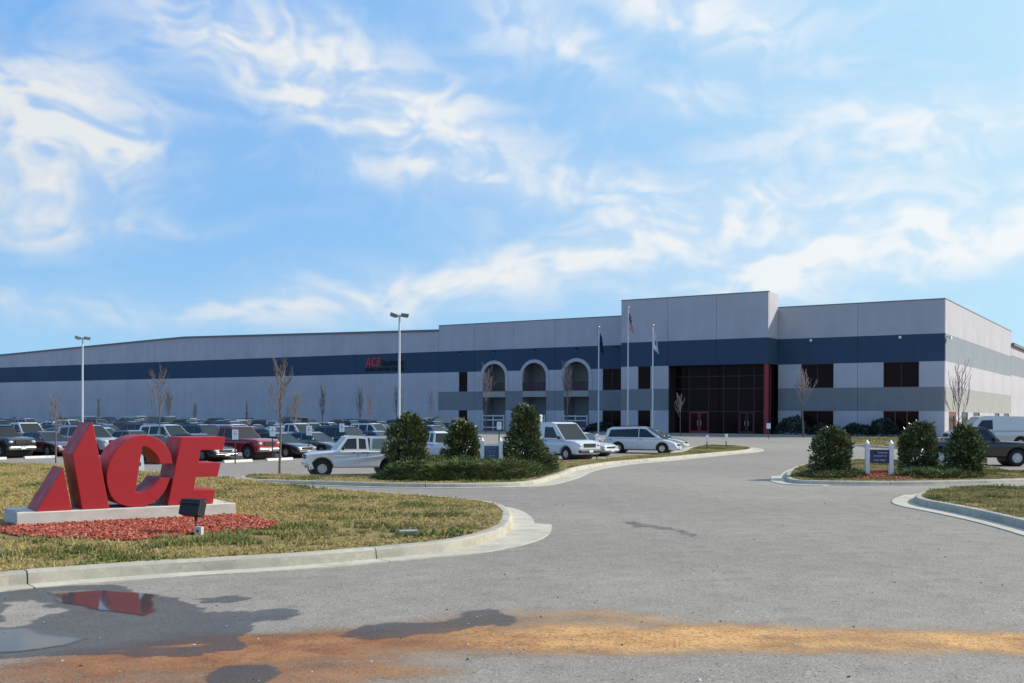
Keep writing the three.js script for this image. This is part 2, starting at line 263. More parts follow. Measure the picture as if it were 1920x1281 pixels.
const tuft = (() => { const f = rng(3), list = []; for (let i = 0; i < 6; i++) { const a = f() * 6.28, r = f() * 0.05, x = Math.cos(a) * r, z = Math.sin(a) * r, h = 0.6 + f() * 0.5, t = f() * 6.28, w = 0.012, lx = (f() - 0.5) * 0.09, lz = (f() - 0.5) * 0.09; const g = new THREE.BufferGeometry(); g.setAttribute('position', new THREE.Float32BufferAttribute([x - Math.cos(t) * w, 0, z - Math.sin(t) * w, x + Math.cos(t) * w, 0, z + Math.sin(t) * w, x + lx, h, z + lz], 3)); g.computeVertexNormals(); list.push(g); } return merge(list); })();
const M4 = new THREE.Matrix4(), Q4 = new THREE.Quaternion(), V1 = new THREE.Vector3(), V2 = new THREE.Vector3(), C4 = new THREE.Color(), EU = new THREE.Euler();
function scatterTurf(name, loop, y, perM2, hgt, seed, green, skip = () => false) {
  const f = rng(seed); let x0 = 1e9, x1 = -1e9, z0 = 1e9, z1 = -1e9; for (const [x, z] of loop) { x0 = Math.min(x0, x); x1 = Math.max(x1, x); z0 = Math.min(z0, z); z1 = Math.max(z1, z); }
  const n = Math.min(120000, Math.round((x1 - x0) * (z1 - z0) * perM2)), pts = [];
  for (let i = 0; i < n; i++) { const x = mix(x0, x1, f()), z = mix(z0, z1, f()); if (Math.abs(x / z) > 0.56 || !inside(loop, x, z) || skip(x, z)) continue; const bare = fbm(x * 1.3 + 9, z * 1.3, 3); if (bare < 0.33 && f() < 0.8) continue; pts.push([x, z, bare]); }
  const im = new THREE.InstancedMesh(tuft, bladeMat, pts.length); im.name = numbered(name); im.castShadow = im.receiveShadow = true; im.userData = { kind: 'stuff', label: 'short patchy winter turf of tan and green blades', category: 'grass' };
  pts.forEach(([x, z, bare], i) => {
    const gr = clamp(green(x, z) + (fbm(x * 0.8 + 60, z * 0.8, 4) - 0.5) * 3.2 + (f() - 0.5) * 0.5), h = hgt * (0.55 + f() * 0.7) * (0.75 + gr * 0.5) * (0.6 + 0.8 * fbm(x * 2.2, z * 2.2, 2));
    M4.compose(V1.set(x, y, z), Q4.setFromEuler(EU.set((f() - 0.5) * 0.7, f() * 6.28, (f() - 0.5) * 0.7)), V2.set(0.8 + f() * 0.7, h, 0.8 + f() * 0.7)); im.setMatrixAt(i, M4);
    const k = 0.75 + f() * 0.5; im.setColorAt(i, C4.setRGB(mix(0.52, 0.17, gr) * k, mix(0.40, 0.195, gr) * k, mix(0.165, 0.05, gr) * k));
  });
  scene.add(im); return im;
}
function lawn(name, loop, y, hump = 0) { // inner sheet as a fine fan of triangles with a soft swell
  const inn = inset(loop, 0.2), sh = shapeOf(inn.map(([x, z]) => [x, -z])), g = new THREE.ShapeGeometry(sh).rotateX(-Math.PI / 2).translate(0, y, 0);
  structure(name, worldUV(g, 0.5), turfMat);
}
const startAt = (loop, [x, z]) => { let b = 0, d = 1e9; loop.forEach((p, i) => { const q = Math.hypot(p[0] - x, p[1] - z); if (q < d) { d = q; b = i; } }); return [...loop.slice(b), ...loop.slice(0, b)]; };
const signLawn = startAt(smoothLoop([[-9.364, -13.442], [-7.677, -14.417], [-7.311, -14.874], [-6.935, -15.185], [-5.446, -16.124], [-3.496, -17.099], [-2.123, -18.103], [-1.176, -18.985], [-0.604, -20.022], [-0.174, -21.355], [0.024, -23.529], [-0.068, -25.899], [-0.442, -27.644], [-1.322, -28.910], [-3.110, -30.440], [-5.261, -32.132], [-7.943, -35.252], [-11.112, -38.734], [-15.481, -42.549], [-20.605, -46.747], [-26.481, -49.674], [-36.018, -50.911]], 0.25), [-6.935, -15.185]);
kerbLoop('kerb', signLawn, 0.2, (x, z) => (z < -23.8 ? 0.5 : mix(0.42, 0.9, sstep(-2.0, 0.3, x))), 5.5, (x, z) => x > -16 && z > -60);
lawn('lawn', signLawn, 0.19);
const mulchBed = smoothLoop([[-11.236, -23.137], [-10.402, -21.603], [-9.603, -21.065], [-8.038, -20.763], [-7.563, -20.516], [-7.152, -21.165], [-6.492, -21.865], [-5.646, -22.514], [-5.278, -23.180], [-5.670, -24.088], [-6.842, -25.703], [-10.857, -27.887]], 0.2).map(([x, z]) => [x * 0.92, z * 0.92]); // on the lawn, 0.2 m up
scatterTurf('grass', inset(signLawn, 0.22), 0.185, 190, 0.085, 11, (x, z) => mix(0.08, 0.5, sstep(-24, -17, z)), (x, z) => inside(mulchBed, x, z));
const leftIsland = smoothLoop([[-10.259, -39.115], [-9.446, -37.637], [-6.760, -36.679], [-3.661, -35.806], [-1.095, -35.982], [0.485, -36.909], [1.681, -40.686], [3.058, -47.512], [5.215, -53.397], [8.873, -59.580], [13.135, -67.339], [16.211, -72.616], [17.934, -77.316], [18.403, -82.440], [16.629, -86.407], [13.058, -76.623], [10.817, -67.966], [7.049, -62.376], [4.348, -56.367], [1.680, -54.218], [-1.628, -53.287], [-3.990, -48.770], [-4.868, -42.292], [-5.431, -40.817], [-7.494, -40.655], [-10.117, -41.146]], 0.25);
kerbLoop('kerb', leftIsland, 0.15, (x, z) => mix(0.35, 0.8, sstep(-1, 2.5, x)), 4.2);
lawn('lawn', leftIsland, 0.14);
scatterTurf('grass', inset(leftIsland, 0.24), 0.135, 90, 0.07, 12, () => 0.22);
const rightIsland = smoothLoop([[10.478, -39.397], [10.673, -38.496], [12.497, -38.038], [14.501, -38.180], [17.960, -39.323], [20.768, -40.473], [25.321, -41.473], [28.199, -46.188], [22.948, -46.588], [23.280, -50.302], [22.750, -53.420], [21.603, -56.894], [19.640, -57.991], [16.407, -55.119], [14.128, -50.975], [12.425, -46.548], [11.165, -42.477]], 0.25);
kerbLoop('kerb', rightIsland, 0.15, (x, z) => (x < 11.4 ? 0.55 : 0.22), 4.2);
lawn('lawn', rightIsland, 0.14);
scatterTurf('grass', inset(rightIsland, 0.24), 0.135, 100, 0.07, 13, () => 0.3);
const rightLawn = smoothLoop([[11.675, -30.164], [11.502, -29.097], [11.560, -27.801], [11.590, -25.655], [11.460, -23.254], [11.206, -20.989], [10.824, -15.734], [13.306, -15.807], [28.602, -33.993], [23.799, -34.615], [17.323, -35.163], [15.282, -35.031], [13.870, -33.990], [12.614, -32.163]], 0.25);
kerbLoop('kerb', rightLawn, 0.2, (x, z) => (z > -33 ? mix(0.6, 0.5, sstep(-30, -24, z)) : 0.4), 4.6, (x, z) => x < 32);
lawn('lawn', rightLawn, 0.19);
scatterTurf('grass', inset(rightLawn, 0.22), 0.185, 150, 0.08, 14, () => 0.3);
const farLawn = smoothLoop([[29.826, -93.318], [29.443, -86.953], [30.123, -81.549], [31.068, -75.699], [34.202, -70.925], [37.848, -67.687], [55.600, -99.444], [51.396, -106.592], [48.528, -116.507], [46.630, -122.842], [40.356, -122.920]], 0.5);
kerbLoop('kerb', farLawn, 0.15, () => 0.4, 6);
lawn('lawn', farLawn, 0.14);
scatterTurf('grass', inset(farLawn, 0.3), 0.135, 14, 0.1, 15, () => 0.3);

// red wood mulch: a heap of chips around the sign
const chipMat = new THREE.MeshStandardMaterial({ color: 0xffffff, roughness: 0.95 });
function mulch(loop, y, perM2, seed, label, keep = () => true) {
  const g = new THREE.ShapeGeometry(shapeOf(loop.map(([x, z]) => [x, -z]))).rotateX(-Math.PI / 2).translate(0, y + 0.012, 0);
  const base = structure('mulch_bed', worldUV(g, 1), mat(0.20, 0.055, 0.035, 1)); base.userData.kind = 'structure';
  const f = rng(seed); let x0 = 1e9, x1 = -1e9, z0 = 1e9, z1 = -1e9; for (const [x, z] of loop) { x0 = Math.min(x0, x); x1 = Math.max(x1, x); z0 = Math.min(z0, z); z1 = Math.max(z1, z); }
  const pts = []; const n = (x1 - x0) * (z1 - z0) * perM2; for (let i = 0; i < n; i++) { const x = mix(x0, x1, f()), z = mix(z0, z1, f()); const d = edgeDist(loop, x, z); if (d > -0.12 * f() && keep(x, z)) pts.push([x, z, d]); }
  const im = new THREE.InstancedMesh(new THREE.BoxGeometry(0.085, 0.018, 0.032), chipMat, pts.length); im.name = numbered('mulch'); im.castShadow = im.receiveShadow = true; im.userData = { kind: 'stuff', label, category: 'mulch' };
  pts.forEach(([x, z, d], i) => { const s = 0.5 + f() * 0.9; M4.compose(V1.set(x, y + 0.02 + 0.05 * f() * clamp(d * 4, 0.2, 1), z), Q4.setFromEuler(EU.set((f() - 0.5) * 1.1, f() * 6.28, (f() - 0.5) * 1.1)), V2.set(s, 0.8 + f(), s)); im.setMatrixAt(i, M4); const k = 0.55 + f() * 0.9, p = f() < 0.12 ? 0.5 : 0; im.setColorAt(i, C4.setRGB(mix(0.42, 0.6, p) * k, mix(0.095, 0.3, p) * k, mix(0.055, 0.22, p) * k)); });
  scene.add(im);
}
mulch(mulchBed, 0.19, 700, 21, 'red dyed wood chip mulch in front of the letter sign');
const islandBed = smoothLoop([[11.959, -39.822], [13.837, -39.644], [15.511, -39.767], [17.338, -40.219], [18.333, -43.044], [17.192, -45.271], [13.483, -43.781], [11.923, -41.475]], 0.3);
mulch(islandBed, 0.14, 160, 22, 'red wood chip mulch around the posted sign on the right island');

// worn wheel stops and bay lines in the car park

// ---------------------------------------------------------------- the building
const B = thing('warehouse_building', 'long grey warehouse with navy band, arches and glass entrance tower', 'building', [54.4, 0, -130.7], -0.5753);
const wallPaint = (r, g, b) => new THREE.MeshStandardMaterial({ color: rgb(r, g, b), map: wallMap, bumpMap: wallBump, bumpScale: 0.003, roughness: 0.85 });
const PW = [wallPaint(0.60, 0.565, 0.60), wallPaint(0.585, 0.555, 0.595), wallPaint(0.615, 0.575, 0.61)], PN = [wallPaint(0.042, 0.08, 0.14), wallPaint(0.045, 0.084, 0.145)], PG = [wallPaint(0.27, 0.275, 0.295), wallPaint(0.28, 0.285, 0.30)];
const PNLit = [wallPaint(0.30, 0.335, 0.37)], PGLit = [wallPaint(0.44, 0.425, 0.405)];  // right wall's navy and grey bands, lightened: sun glare put into the colour
const maroon = mat(0.085, 0.012, 0.016, 0.5), redPaint = mat(0.30, 0.02, 0.028, 0.45), darkFrame = mat(0.03, 0.012, 0.013, 0.5), coping = mat(0.17, 0.17, 0.18, 0.7);
const tinted = new THREE.MeshPhysicalMaterial({ color: rgb(0.018, 0.008, 0.008), roughness: 0.06, ior: 1.4, specularIntensity: 0.22 });
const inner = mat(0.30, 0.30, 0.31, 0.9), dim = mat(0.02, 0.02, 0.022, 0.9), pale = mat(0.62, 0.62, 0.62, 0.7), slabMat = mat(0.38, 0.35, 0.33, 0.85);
const pick = (arr, i) => arr[Math.floor(hash(i | 0, 313) * arr.length)];
let pid = 0;
const front = group('front_wall', B), towerG = group('entrance_tower', B), side = group('right_wall', B);
const J = 0.02; // half of an open panel joint
function panel(parent, x0, x1, y0, y1, z0, z1, paints) { if (x1 - x0 < 0.06 || y1 - y0 < 0.03) return; mesh('wall_panel', boxUV(span(x0, x1, y0, y1, z0, z1), 0.09), pick(paints, pid++), parent); }
// a run of wall: bands of paint, panel joints, openings that take the whole height of their band
function run(parent, xs, bands, openings, z0 = -0.3, z1 = 0) {
  for (const [y0, y1, paints] of bands) for (let i = 0; i < xs.length - 1; i++) {
    let parts = [[xs[i] + J, xs[i + 1] - J]];
    for (const o of openings) if (o[2] < y1 - 0.05 && o[3] > y0 + 0.05) parts = parts.flatMap(([a, b]) => (o[1] <= a || o[0] >= b ? [[a, b]] : [[a, Math.min(b, o[0])], [Math.max(a, o[1]), b]]));
    for (const [a, b] of parts) panel(parent, a, b, y0, y1, z0, z1, paints);
  }
}
function pane(parent, x0, x1, y0, y1, z, cols = 1, rows = 1, frame = maroon) {
  const w = group('window', parent), t = 0.09, bars = [span(x0, x1, y0, y0 + t, z - 0.06, z + 0.06), span(x0, x1, y1 - t, y1, z - 0.06, z + 0.06), span(x0, x0 + t, y0 + t, y1 - t, z - 0.06, z + 0.06), span(x1 - t, x1, y0 + t, y1 - t, z - 0.06, z + 0.06)];
  for (let i = 1; i < cols; i++) { const x = mix(x0, x1, i / cols); bars.push(span(x - 0.05, x + 0.05, y0 + t, y1 - t, z - 0.055, z + 0.055)); }
  for (let j = 1; j < rows; j++) { const y = mix(y0, y1, j / rows); for (let i = 0; i < cols; i++) bars.push(span(mix(x0, x1, i / cols) + 0.055, mix(x0, x1, (i + 1) / cols) - 0.055, y - 0.04, y + 0.04, z - 0.05, z + 0.05)); }
  mesh('frame', merge(bars), frame, w);
  for (let i = 0; i < cols; i++) mesh('glass', span(mix(x0 + 0.03, x1 - 0.03, i / cols) + 0.02, mix(x0 + 0.03, x1 - 0.03, (i + 1) / cols) - 0.02, y0 + 0.03, y1 - 0.03, z - 0.02, z - 0.008), tinted, w);
  return w;
}
const yA = 3.3, yB = 6.36, yC = 9.6, yD = 13.1, roofH = 17.4, towerH = 19.2;
// right block, x -21.45 .. 0
const winR = [[-18.25, -13.9, yB, yC], [-18.25, -13.9, 0.25, yA], [-7.5, -3.1, yB, yC], [-7.5, -3.1, 0.25, yA]];
run(front, [-21.45, -10.78, 0], [[0, 0.25, PW], [0.25, yA, PW], [yA, yB, PG], [yB, yC, PW], [yC, yD, PN], [yD, roofH, PW]], winR);
winR.forEach((o, i) => pane(front, o[0], o[1], o[2], o[3], -0.2, i === 3 ? 3 : 2, i === 3 ? 1 : 1, i === 3 ? redPaint : maroon));
// left block, x -79.55 .. -43.42, with the three arches
const archX = [-68.3, -60.68, -53.1], ar = 2.2, spring = 8.6;
const winL = [[-75.36, -73.6, yB, yC], [-75.36, -73.6, 0.6, yA], [-48.55, -45.4, yB, yC], [-48.55, -45.4, 0.25, yA]];
run(front, [-79.55, -72.2], [[0, 0.6, PW], [0.6, yA, PW], [yA, yB, PG], [yB, yC, PW], [yC, yD, PN], [yD, roofH, PW]], winL);
run(front, [-49.4, -43.42], [[0, 0.25, PW], [0.25, yA, PW], [yA, yB, PG], [yB, yC, PW], [yC, yD, PN], [yD, roofH, PW]], winL);
winL.forEach((o, i) => pane(front, o[0], o[1], o[2], o[3], -0.2, i > 1 ? 2 : 1));
{
  const edges = [-72.2, -64.5, -56.9, -49.4], cut = (y) => Math.sqrt(Math.max(0, ar * ar - (y - spring) * (y - spring)));
  const ex = (pts, paints) => mesh('wall_panel', boxUV(new THREE.ExtrudeGeometry(shapeOf(pts), { depth: 0.3, bevelEnabled: false }).translate(0, 0, -0.3), 0.09), pick(paints, pid++), front);
  archX.forEach((cx, i) => {
    const l = edges[i] + J, r = edges[i + 1] - J;
    const arc = []; for (let k = 0; k <= 14; k++) { const y = yC, c = cut(y), a0 = Math.atan2(y - spring, -c), a1 = Math.atan2(y - spring, c), a = mix(a0, a1, k / 14); arc.push([cx + ar * Math.cos(a), spring + ar * Math.sin(a)]); }
    ex([[l, yC], ...arc, [r, yC], [r, yD], [l, yD]], PN);
    const side2 = (s) => { const pts = []; for (let k = 0; k <= 6; k++) { const y = mix(spring, yC, k / 6); pts.push([cx + s * cut(y), y]); } return pts; };
    ex([[l, yB], [cx - ar, yB], ...side2(-1), [l, yC]], PW); ex([[cx + ar, yB], [r, yB], [r, yC], ...side2(1).reverse()], PW);
    run(front, [edges[i], edges[i + 1]], [[yD, roofH, PW]], []);
    for (const [a, b] of [[l, cx - ar], [cx + ar, r]]) { panel(front, a, b, 0, yA, -0.3, 0, PW); panel(front, a, b, yA, yB, -0.3, 0, PG); }
    // raised ring round the arch
    const s = new THREE.Shape(); s.moveTo(cx - 2.72, yB + 0.02); s.lineTo(cx - 2.72, spring); s.absarc(cx, spring, 2.72, Math.PI, 0, true); s.lineTo(cx + 2.72, yB + 0.02); s.lineTo(cx + ar, yB + 0.02); s.lineTo(cx + ar, spring); s.absarc(cx, spring, ar, 0, Math.PI, false); s.lineTo(cx - ar, yB + 0.02);
    mesh('arch_trim', new THREE.ExtrudeGeometry(s, { depth: 0.12, bevelEnabled: false, curveSegments: 24 }).translate(0, 0, 0.003), PW[2], front);
    // the balcony behind
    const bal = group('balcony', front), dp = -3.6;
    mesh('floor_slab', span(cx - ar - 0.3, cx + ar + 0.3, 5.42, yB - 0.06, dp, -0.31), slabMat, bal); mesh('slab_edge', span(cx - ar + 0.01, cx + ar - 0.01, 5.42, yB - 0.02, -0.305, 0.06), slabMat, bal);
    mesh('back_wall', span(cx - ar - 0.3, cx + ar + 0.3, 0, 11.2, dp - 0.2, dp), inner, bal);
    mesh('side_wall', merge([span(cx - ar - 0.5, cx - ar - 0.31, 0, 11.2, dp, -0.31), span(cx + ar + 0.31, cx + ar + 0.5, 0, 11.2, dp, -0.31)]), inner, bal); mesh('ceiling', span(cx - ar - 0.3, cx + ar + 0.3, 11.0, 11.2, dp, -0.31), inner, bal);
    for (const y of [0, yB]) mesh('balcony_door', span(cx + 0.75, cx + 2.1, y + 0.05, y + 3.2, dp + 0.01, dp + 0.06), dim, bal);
    const rail = group('railing', front), pts = [span(cx - ar + 0.02, cx + ar - 0.02, 7.66, 7.78, -0.12, -0.02), span(cx - ar + 0.02, cx + ar - 0.02, yB + 0.12, yB + 0.2, -0.1, -0.04)];
    mesh('top_rail', pts[0], maroon, rail); mesh('bottom_rail', pts[1], maroon, rail);
    for (let k = 0; k <= 18; k++) { const x = mix(cx - ar + 0.1, cx + ar - 0.1, k / 18); mesh('baluster', span(x - 0.045, x + 0.045, yB + 0.2, 7.66, -0.1, -0.04), maroon, rail); }
    const low = group('railing', front);
    for (const y of [2.42, 1.75, 0.55]) mesh('rail', span(cx - ar + 0.1, cx + ar - 0.1, y - 0.09, y + 0.09, 0.3, 0.38), pale, low);
    for (const x of [cx - ar + 0.15, cx, cx + ar - 0.15]) mesh('post', span(x - 0.09, x + 0.09, 0.1, 2.6, 0.17, 0.297), pale, low);
  });
}
// warehouse to the left: low gable ridge at x -144
const ridge = (x) => (x > -144 ? mix(17.7, 16.5, (x + 144) / 64.45) : mix(17.7, 15.9, (-144 - x) / 64));
{
  const xs = [-79.55]; for (let x = -88.6; x > -262; x -= 9.1) xs.push(x); xs.reverse();
  run(front, xs, [[0, yC, PW], [yC, yD, PN]], []);
  for (let i = 0; i < xs.length - 1; i++) {
    const a = xs[i] + J, b = xs[i + 1] - J, top = [[a, yD], [b, yD], [b, ridge(b)]]; if (a < -144 && b > -144) top.push([-144, ridge(-144)]); top.push([a, ridge(a)]);
    mesh('wall_panel', boxUV(new THREE.ExtrudeGeometry(shapeOf(top), { depth: 0.3, bevelEnabled: false }).translate(0, 0, -0.3), 0.09), pick(PW, pid++), front);
    const cap = [[a - J, ridge(a) + 0.0], [b + J, ridge(b)], [b + J, ridge(b) + 0.32], [a - J, ridge(a) + 0.32]];
    mesh('roof_edge', new THREE.ExtrudeGeometry(shapeOf(cap), { depth: 0.6, bevelEnabled: false }).translate(0, 0, -0.42), coping, front);
  }
}
// roofs and the core behind the panels
mesh('core', merge([span(-262, -21.9, 0, 15.6, -60, -6), span(-21.8, -0.8, 0, 16.8, -58, -6), span(-21.8, -0.5, 0, 16.9, -6, -0.75), span(-49.2, -21.9, 9.8, 16.9, -6, -0.75), span(-79.5, -72.4, 0, 16.4, -6, -0.75), span(-72.4, -49.2, 11.4, 16.4, -6, -0.75), span(-49.2, -36.2, 0, 9.6, -6, -0.75), span(-262, -79.6, 0, 15.4, -6, -0.75)]), dim, B);
mesh('roof', merge([span(-79.5, -0.35, 16.95, 17.1, -58.5, -0.35), span(-262, -79.6, 15.65, 15.75, -60, -0.35)]), coping, B);
for (const [a, b, z, h] of [[-79.55, -43.42, -0.42, roofH], [-21.45, 0.02, -0.42, roofH], [-43.46, -21.41, 3.58, towerH]]) mesh('coping', span(a, b, h + 0.002, h + 0.12, z, z + 0.46), coping, front);

// the tower round the entrance, its face 4 m forward
{
  const x0 = -43.42, x1 = -21.45, e0 = -35.97, z = 4;
  const win = [[-40.7, -38.7, yB, yC], [-40.7, -38.7, 0.25, yA]];
  run(towerG, [x0, e0], [[0, 0.25, PW], [0.25, yA, PW], [yA, yB, PG], [yB, yC, PW]], win, z - 0.3, z);
  win.forEach((o) => pane(towerG, o[0], o[1], o[2], o[3], z - 0.2, 1));
  run(towerG, [x0, -36.1, -28.8, x1], [[yC, yD, PN], [yD, towerH, PW]], [], z - 0.3, z);
  mesh('wall_panel', boxUV(span(x1 - 0.3, x1 - 0.002, yC, yD, 0.02, z - 0.302), 0.09), PN[0], towerG); mesh('wall_panel', boxUV(span(x1 - 0.3, x1 - 0.002, yD, towerH, 0.02, z - 0.302), 0.09), PW[0], towerG);
  mesh('wall_panel', boxUV(span(x0 + 0.002, x0 + 0.3, 0, towerH, 0.02, z - 0.302), 0.09), PW[0], towerG);
  mesh('wall_panel', boxUV(span(x0 + 0.3, x1 - 0.3, roofH, towerH, -0.28, 0.0), 0.09), PW[0], towerG);
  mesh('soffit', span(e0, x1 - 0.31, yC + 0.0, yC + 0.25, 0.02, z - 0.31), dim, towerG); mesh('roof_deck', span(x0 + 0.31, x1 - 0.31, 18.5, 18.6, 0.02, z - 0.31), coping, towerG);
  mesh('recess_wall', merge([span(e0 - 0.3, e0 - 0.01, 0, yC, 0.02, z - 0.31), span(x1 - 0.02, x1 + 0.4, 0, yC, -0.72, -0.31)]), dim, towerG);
  mesh('column', new THREE.CylinderGeometry(0.34, 0.34, yC, 20).translate(-21.9, yC / 2, z - 0.5), redPaint, towerG);
  // curtain wall: panes between mullions, two pairs of doors
  const cw = group('curtain_wall', towerG), gz = 1.6, cols = [e0, -33.75, -30.8, -28.6, -26.4, -24.2, -21.95], rows = [0, yA - 0.1, yB, 8.1, yC];
  for (const x of cols) mesh('mullion', span(x - 0.06, x + 0.06, 0, yC, gz - 0.08, gz + 0.1), maroon, cw);
  for (const y of rows.slice(1)) for (let i = 0; i < cols.length - 1; i++) mesh('transom', span(cols[i] + 0.06, cols[i + 1] - 0.06, y - 0.06, y + 0.06, gz - 0.07, gz + 0.08), darkFrame, cw);
  for (let i = 0; i < cols.length - 1; i++) for (let j = 0; j < rows.length - 1; j++) { if (j === 0 && (i === 1 || i === 4)) continue; mesh('pane', span(cols[i] + 0.06, cols[i + 1] - 0.06, rows[j] + 0.06, rows[j + 1] - 0.06, gz - 0.02, gz + 0.01), tinted, cw); }
  for (const i of [1, 4]) for (let k = 0; k < 2; k++) {
    const a = mix(cols[i], cols[i + 1], k / 2) + 0.065, b = mix(cols[i], cols[i + 1], (k + 1) / 2) - (k ? 0.065 : 0.005), dr = group('door', towerG), m = i === 1 ? redPaint : maroon;
    mesh('door_frame', merge([span(a, a + 0.16, 0.13, yA - 0.16, gz - 0.05, gz + 0.05), span(b - 0.16, b, 0.13, yA - 0.16, gz - 0.05, gz + 0.05), span(a + 0.16, b - 0.16, 0.13, 0.45, gz - 0.05, gz + 0.05), span(a + 0.16, b - 0.16, yA - 0.36, yA - 0.16, gz - 0.05, gz + 0.05)]), m, dr);
    mesh('door_glass', span(a + 0.15, b - 0.15, 0.44, yA - 0.35, gz - 0.015, gz + 0.015), tinted, dr); mesh('handle', span(k ? a + 0.2 : b - 0.24, k ? a + 0.24 : b - 0.2, 1.2, 1.9, gz + 0.06, gz + 0.1), pale, dr);
  }
  mesh('side_glass', span(-21.97, -21.93, 0, yC, 0.02, gz - 0.09), tinted, towerG);
}
// the sunlit right wall
{
  const zs = [0, -12.2, -20.6, -30, -39.6, -49.2, -58.7], smallWin = [[-16.5, -11.6], [-26.3, -20.8], [-45.5, -40.5], [-56.4, -50.2]];
  const bands = [[0, 3.2, PW], [3.2, yB, PGLit], [yB, yC, PW], [yC, yD, PNLit], [yD, roofH, PW]];
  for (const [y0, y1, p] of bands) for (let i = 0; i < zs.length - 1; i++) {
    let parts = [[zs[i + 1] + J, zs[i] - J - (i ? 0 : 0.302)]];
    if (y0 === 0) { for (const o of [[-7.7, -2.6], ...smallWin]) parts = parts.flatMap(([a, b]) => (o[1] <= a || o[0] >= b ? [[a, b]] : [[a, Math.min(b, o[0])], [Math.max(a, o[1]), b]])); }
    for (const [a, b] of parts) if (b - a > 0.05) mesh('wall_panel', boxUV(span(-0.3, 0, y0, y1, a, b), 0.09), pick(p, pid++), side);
  }
  for (const [a, b] of smallWin) { mesh('wall_panel', boxUV(span(-0.3, 0, 0, 1.0, a, b), 0.09), PW[0], side); const w = group('window', side); mesh('frame', span(-0.28, -0.12, 1.0, 3.2, a, b), coping, w); for (let k = 0; k < 2; k++) mesh('glass', span(-0.11, -0.1, 1.1, 3.1, mix(a, b, k / 2) + 0.12, mix(a, b, (k + 1) / 2) - 0.12), tinted, w); }
  const d = group('door', side); mesh('door_frame', merge([span(-0.25, -0.08, 0, 3.2, -3.2, -2.6), span(-0.25, -0.08, 0, 3.2, -7.7, -7.1), span(-0.25, -0.08, 2.7, 3.2, -7.1, -3.2)]), redPaint, d); mesh('door_glass', span(-0.2, -0.16, 0, 2.7, -7.1, -3.2), tinted, d);
  mesh('coping', span(-0.42, 0.04, roofH + 0.003, roofH + 0.12, -58.7, -0.45), coping, side);
  // lower warehouse end beyond
  for (let z = -58.75; z > -150; z -= 9.2) { mesh('wall_panel', boxUV(span(-0.3, 0, 0, 9.9, z - 9.2 + J, z - J), 0.09), PW[0], side); mesh('wall_panel', boxUV(span(-0.3, 0, 9.9, 13.4, z - 9.2 + J, z - J), 0.09), PNLit[0], side); mesh('wall_panel', boxUV(span(-0.3, 0, 13.4, 15.0, z - 9.2 + J, z - J), 0.09), PW[0], side); }
  mesh('roof_edge', span(-0.5, 0.5, 15.0, 15.45, -150, -58.75), coping, side); mesh('core', span(-60, -0.6, 0, 14.8, -150, -58.8), dim, side);
}
// lamps along the navy band, and the camera on the corner
for (const x of [-74.9, -68.3, -60.6, -53.1, -46.2]) { const l = group('wall_light', front); mesh('housing', new THREE.BoxGeometry(0.36, 0.3, 0.3).translate(x, 12.7, 0.17), dim, l); mesh('lens', new THREE.BoxGeometry(0.28, 0.06, 0.2).translate(x, 12.52, 0.17), pale, l); }
for (const x of [-16.9, -5.4]) { const l = group('wall_light', front); mesh('housing', new THREE.SphereGeometry(0.2, 12, 8).translate(x, 12.75, 0.2), mat(0.8, 0.8, 0.8, 0.5), l); mesh('bracket', box(0.1, 0.1, 0.2, x, 12.75, 0.1), pale, l); }
{ const c = group('security_camera', side); mesh('bracket', box(0.4, 0.12, 0.12, 0.2, 12.7, -0.8), pale, c); mesh('housing', box(0.3, 0.34, 0.75, 0.45, 12.55, -0.9), mat(0.75, 0.75, 0.75, 0.5), c); }
// lettering on the navy band
const font = await new FontLoader().loadAsync('fonts/droid/droid_sans_bold.typeface.json');
{
  const s = thing('wall_sign', 'red and black lettering mounted on the navy band of the warehouse', 'sign', [54.4, 0, -130.7], -0.5753);
  const word = (name, t, x, y, size, w, m, slant = 0) => { const g = new TextGeometry(t, { font, size, depth: 0.1, curveSegments: 3 }); g.computeBoundingBox(); const bb = g.boundingBox; g.translate(-bb.min.x, 0, 0).scale(w / (bb.max.x - bb.min.x), 1, 1); if (slant) g.applyMatrix4(new THREE.Matrix4().makeShear(0, 0, slant, 0, 0, 0)); mesh(name, g.translate(x, y, 0.02), m, s); };
  const redL = mat(0.62, 0.03, 0.03, 0.5), blackL = mat(0.006, 0.007, 0.01, 0.6);
  word('red_lettering', 'ACE', -95.5, 10.95, 1.5, 3.3, redL, 0.15); word('black_lettering', 'Hardware', -91.8, 10.95, 1.05, 4.8, blackL); word('small_lettering', 'RETAIL SUPPORT CENTER', -95.5, 10.12, 0.55, 8.6, blackL);
}
// apron in front of the doors
{
  const g = new THREE.ExtrudeGeometry(shapeOf([[-46, -3.98], [-44, -11], [-16, -11.5], [-15, -0.35], [-21.0, -0.35], [-21.0, -3.98]]), { depth: 0.12, bevelEnabled: false }).rotateX(-Math.PI / 2);
  const o = structure('pavement', boxUV(g, 0.2), new THREE.MeshStandardMaterial({ color: rgb(0.46, 0.45, 0.43), map: concreteMap, roughness: 0.9 })); o.position.copy(B.position); o.rotation.y = B.rotation.y;
  const o2 = structure('entrance_floor', span(-35.97, -21.0, 0, 0.12, 0.05, 3.96), mat(0.25, 0.24, 0.23, 0.9)); o2.position.copy(B.position); o2.rotation.y = B.rotation.y;
}

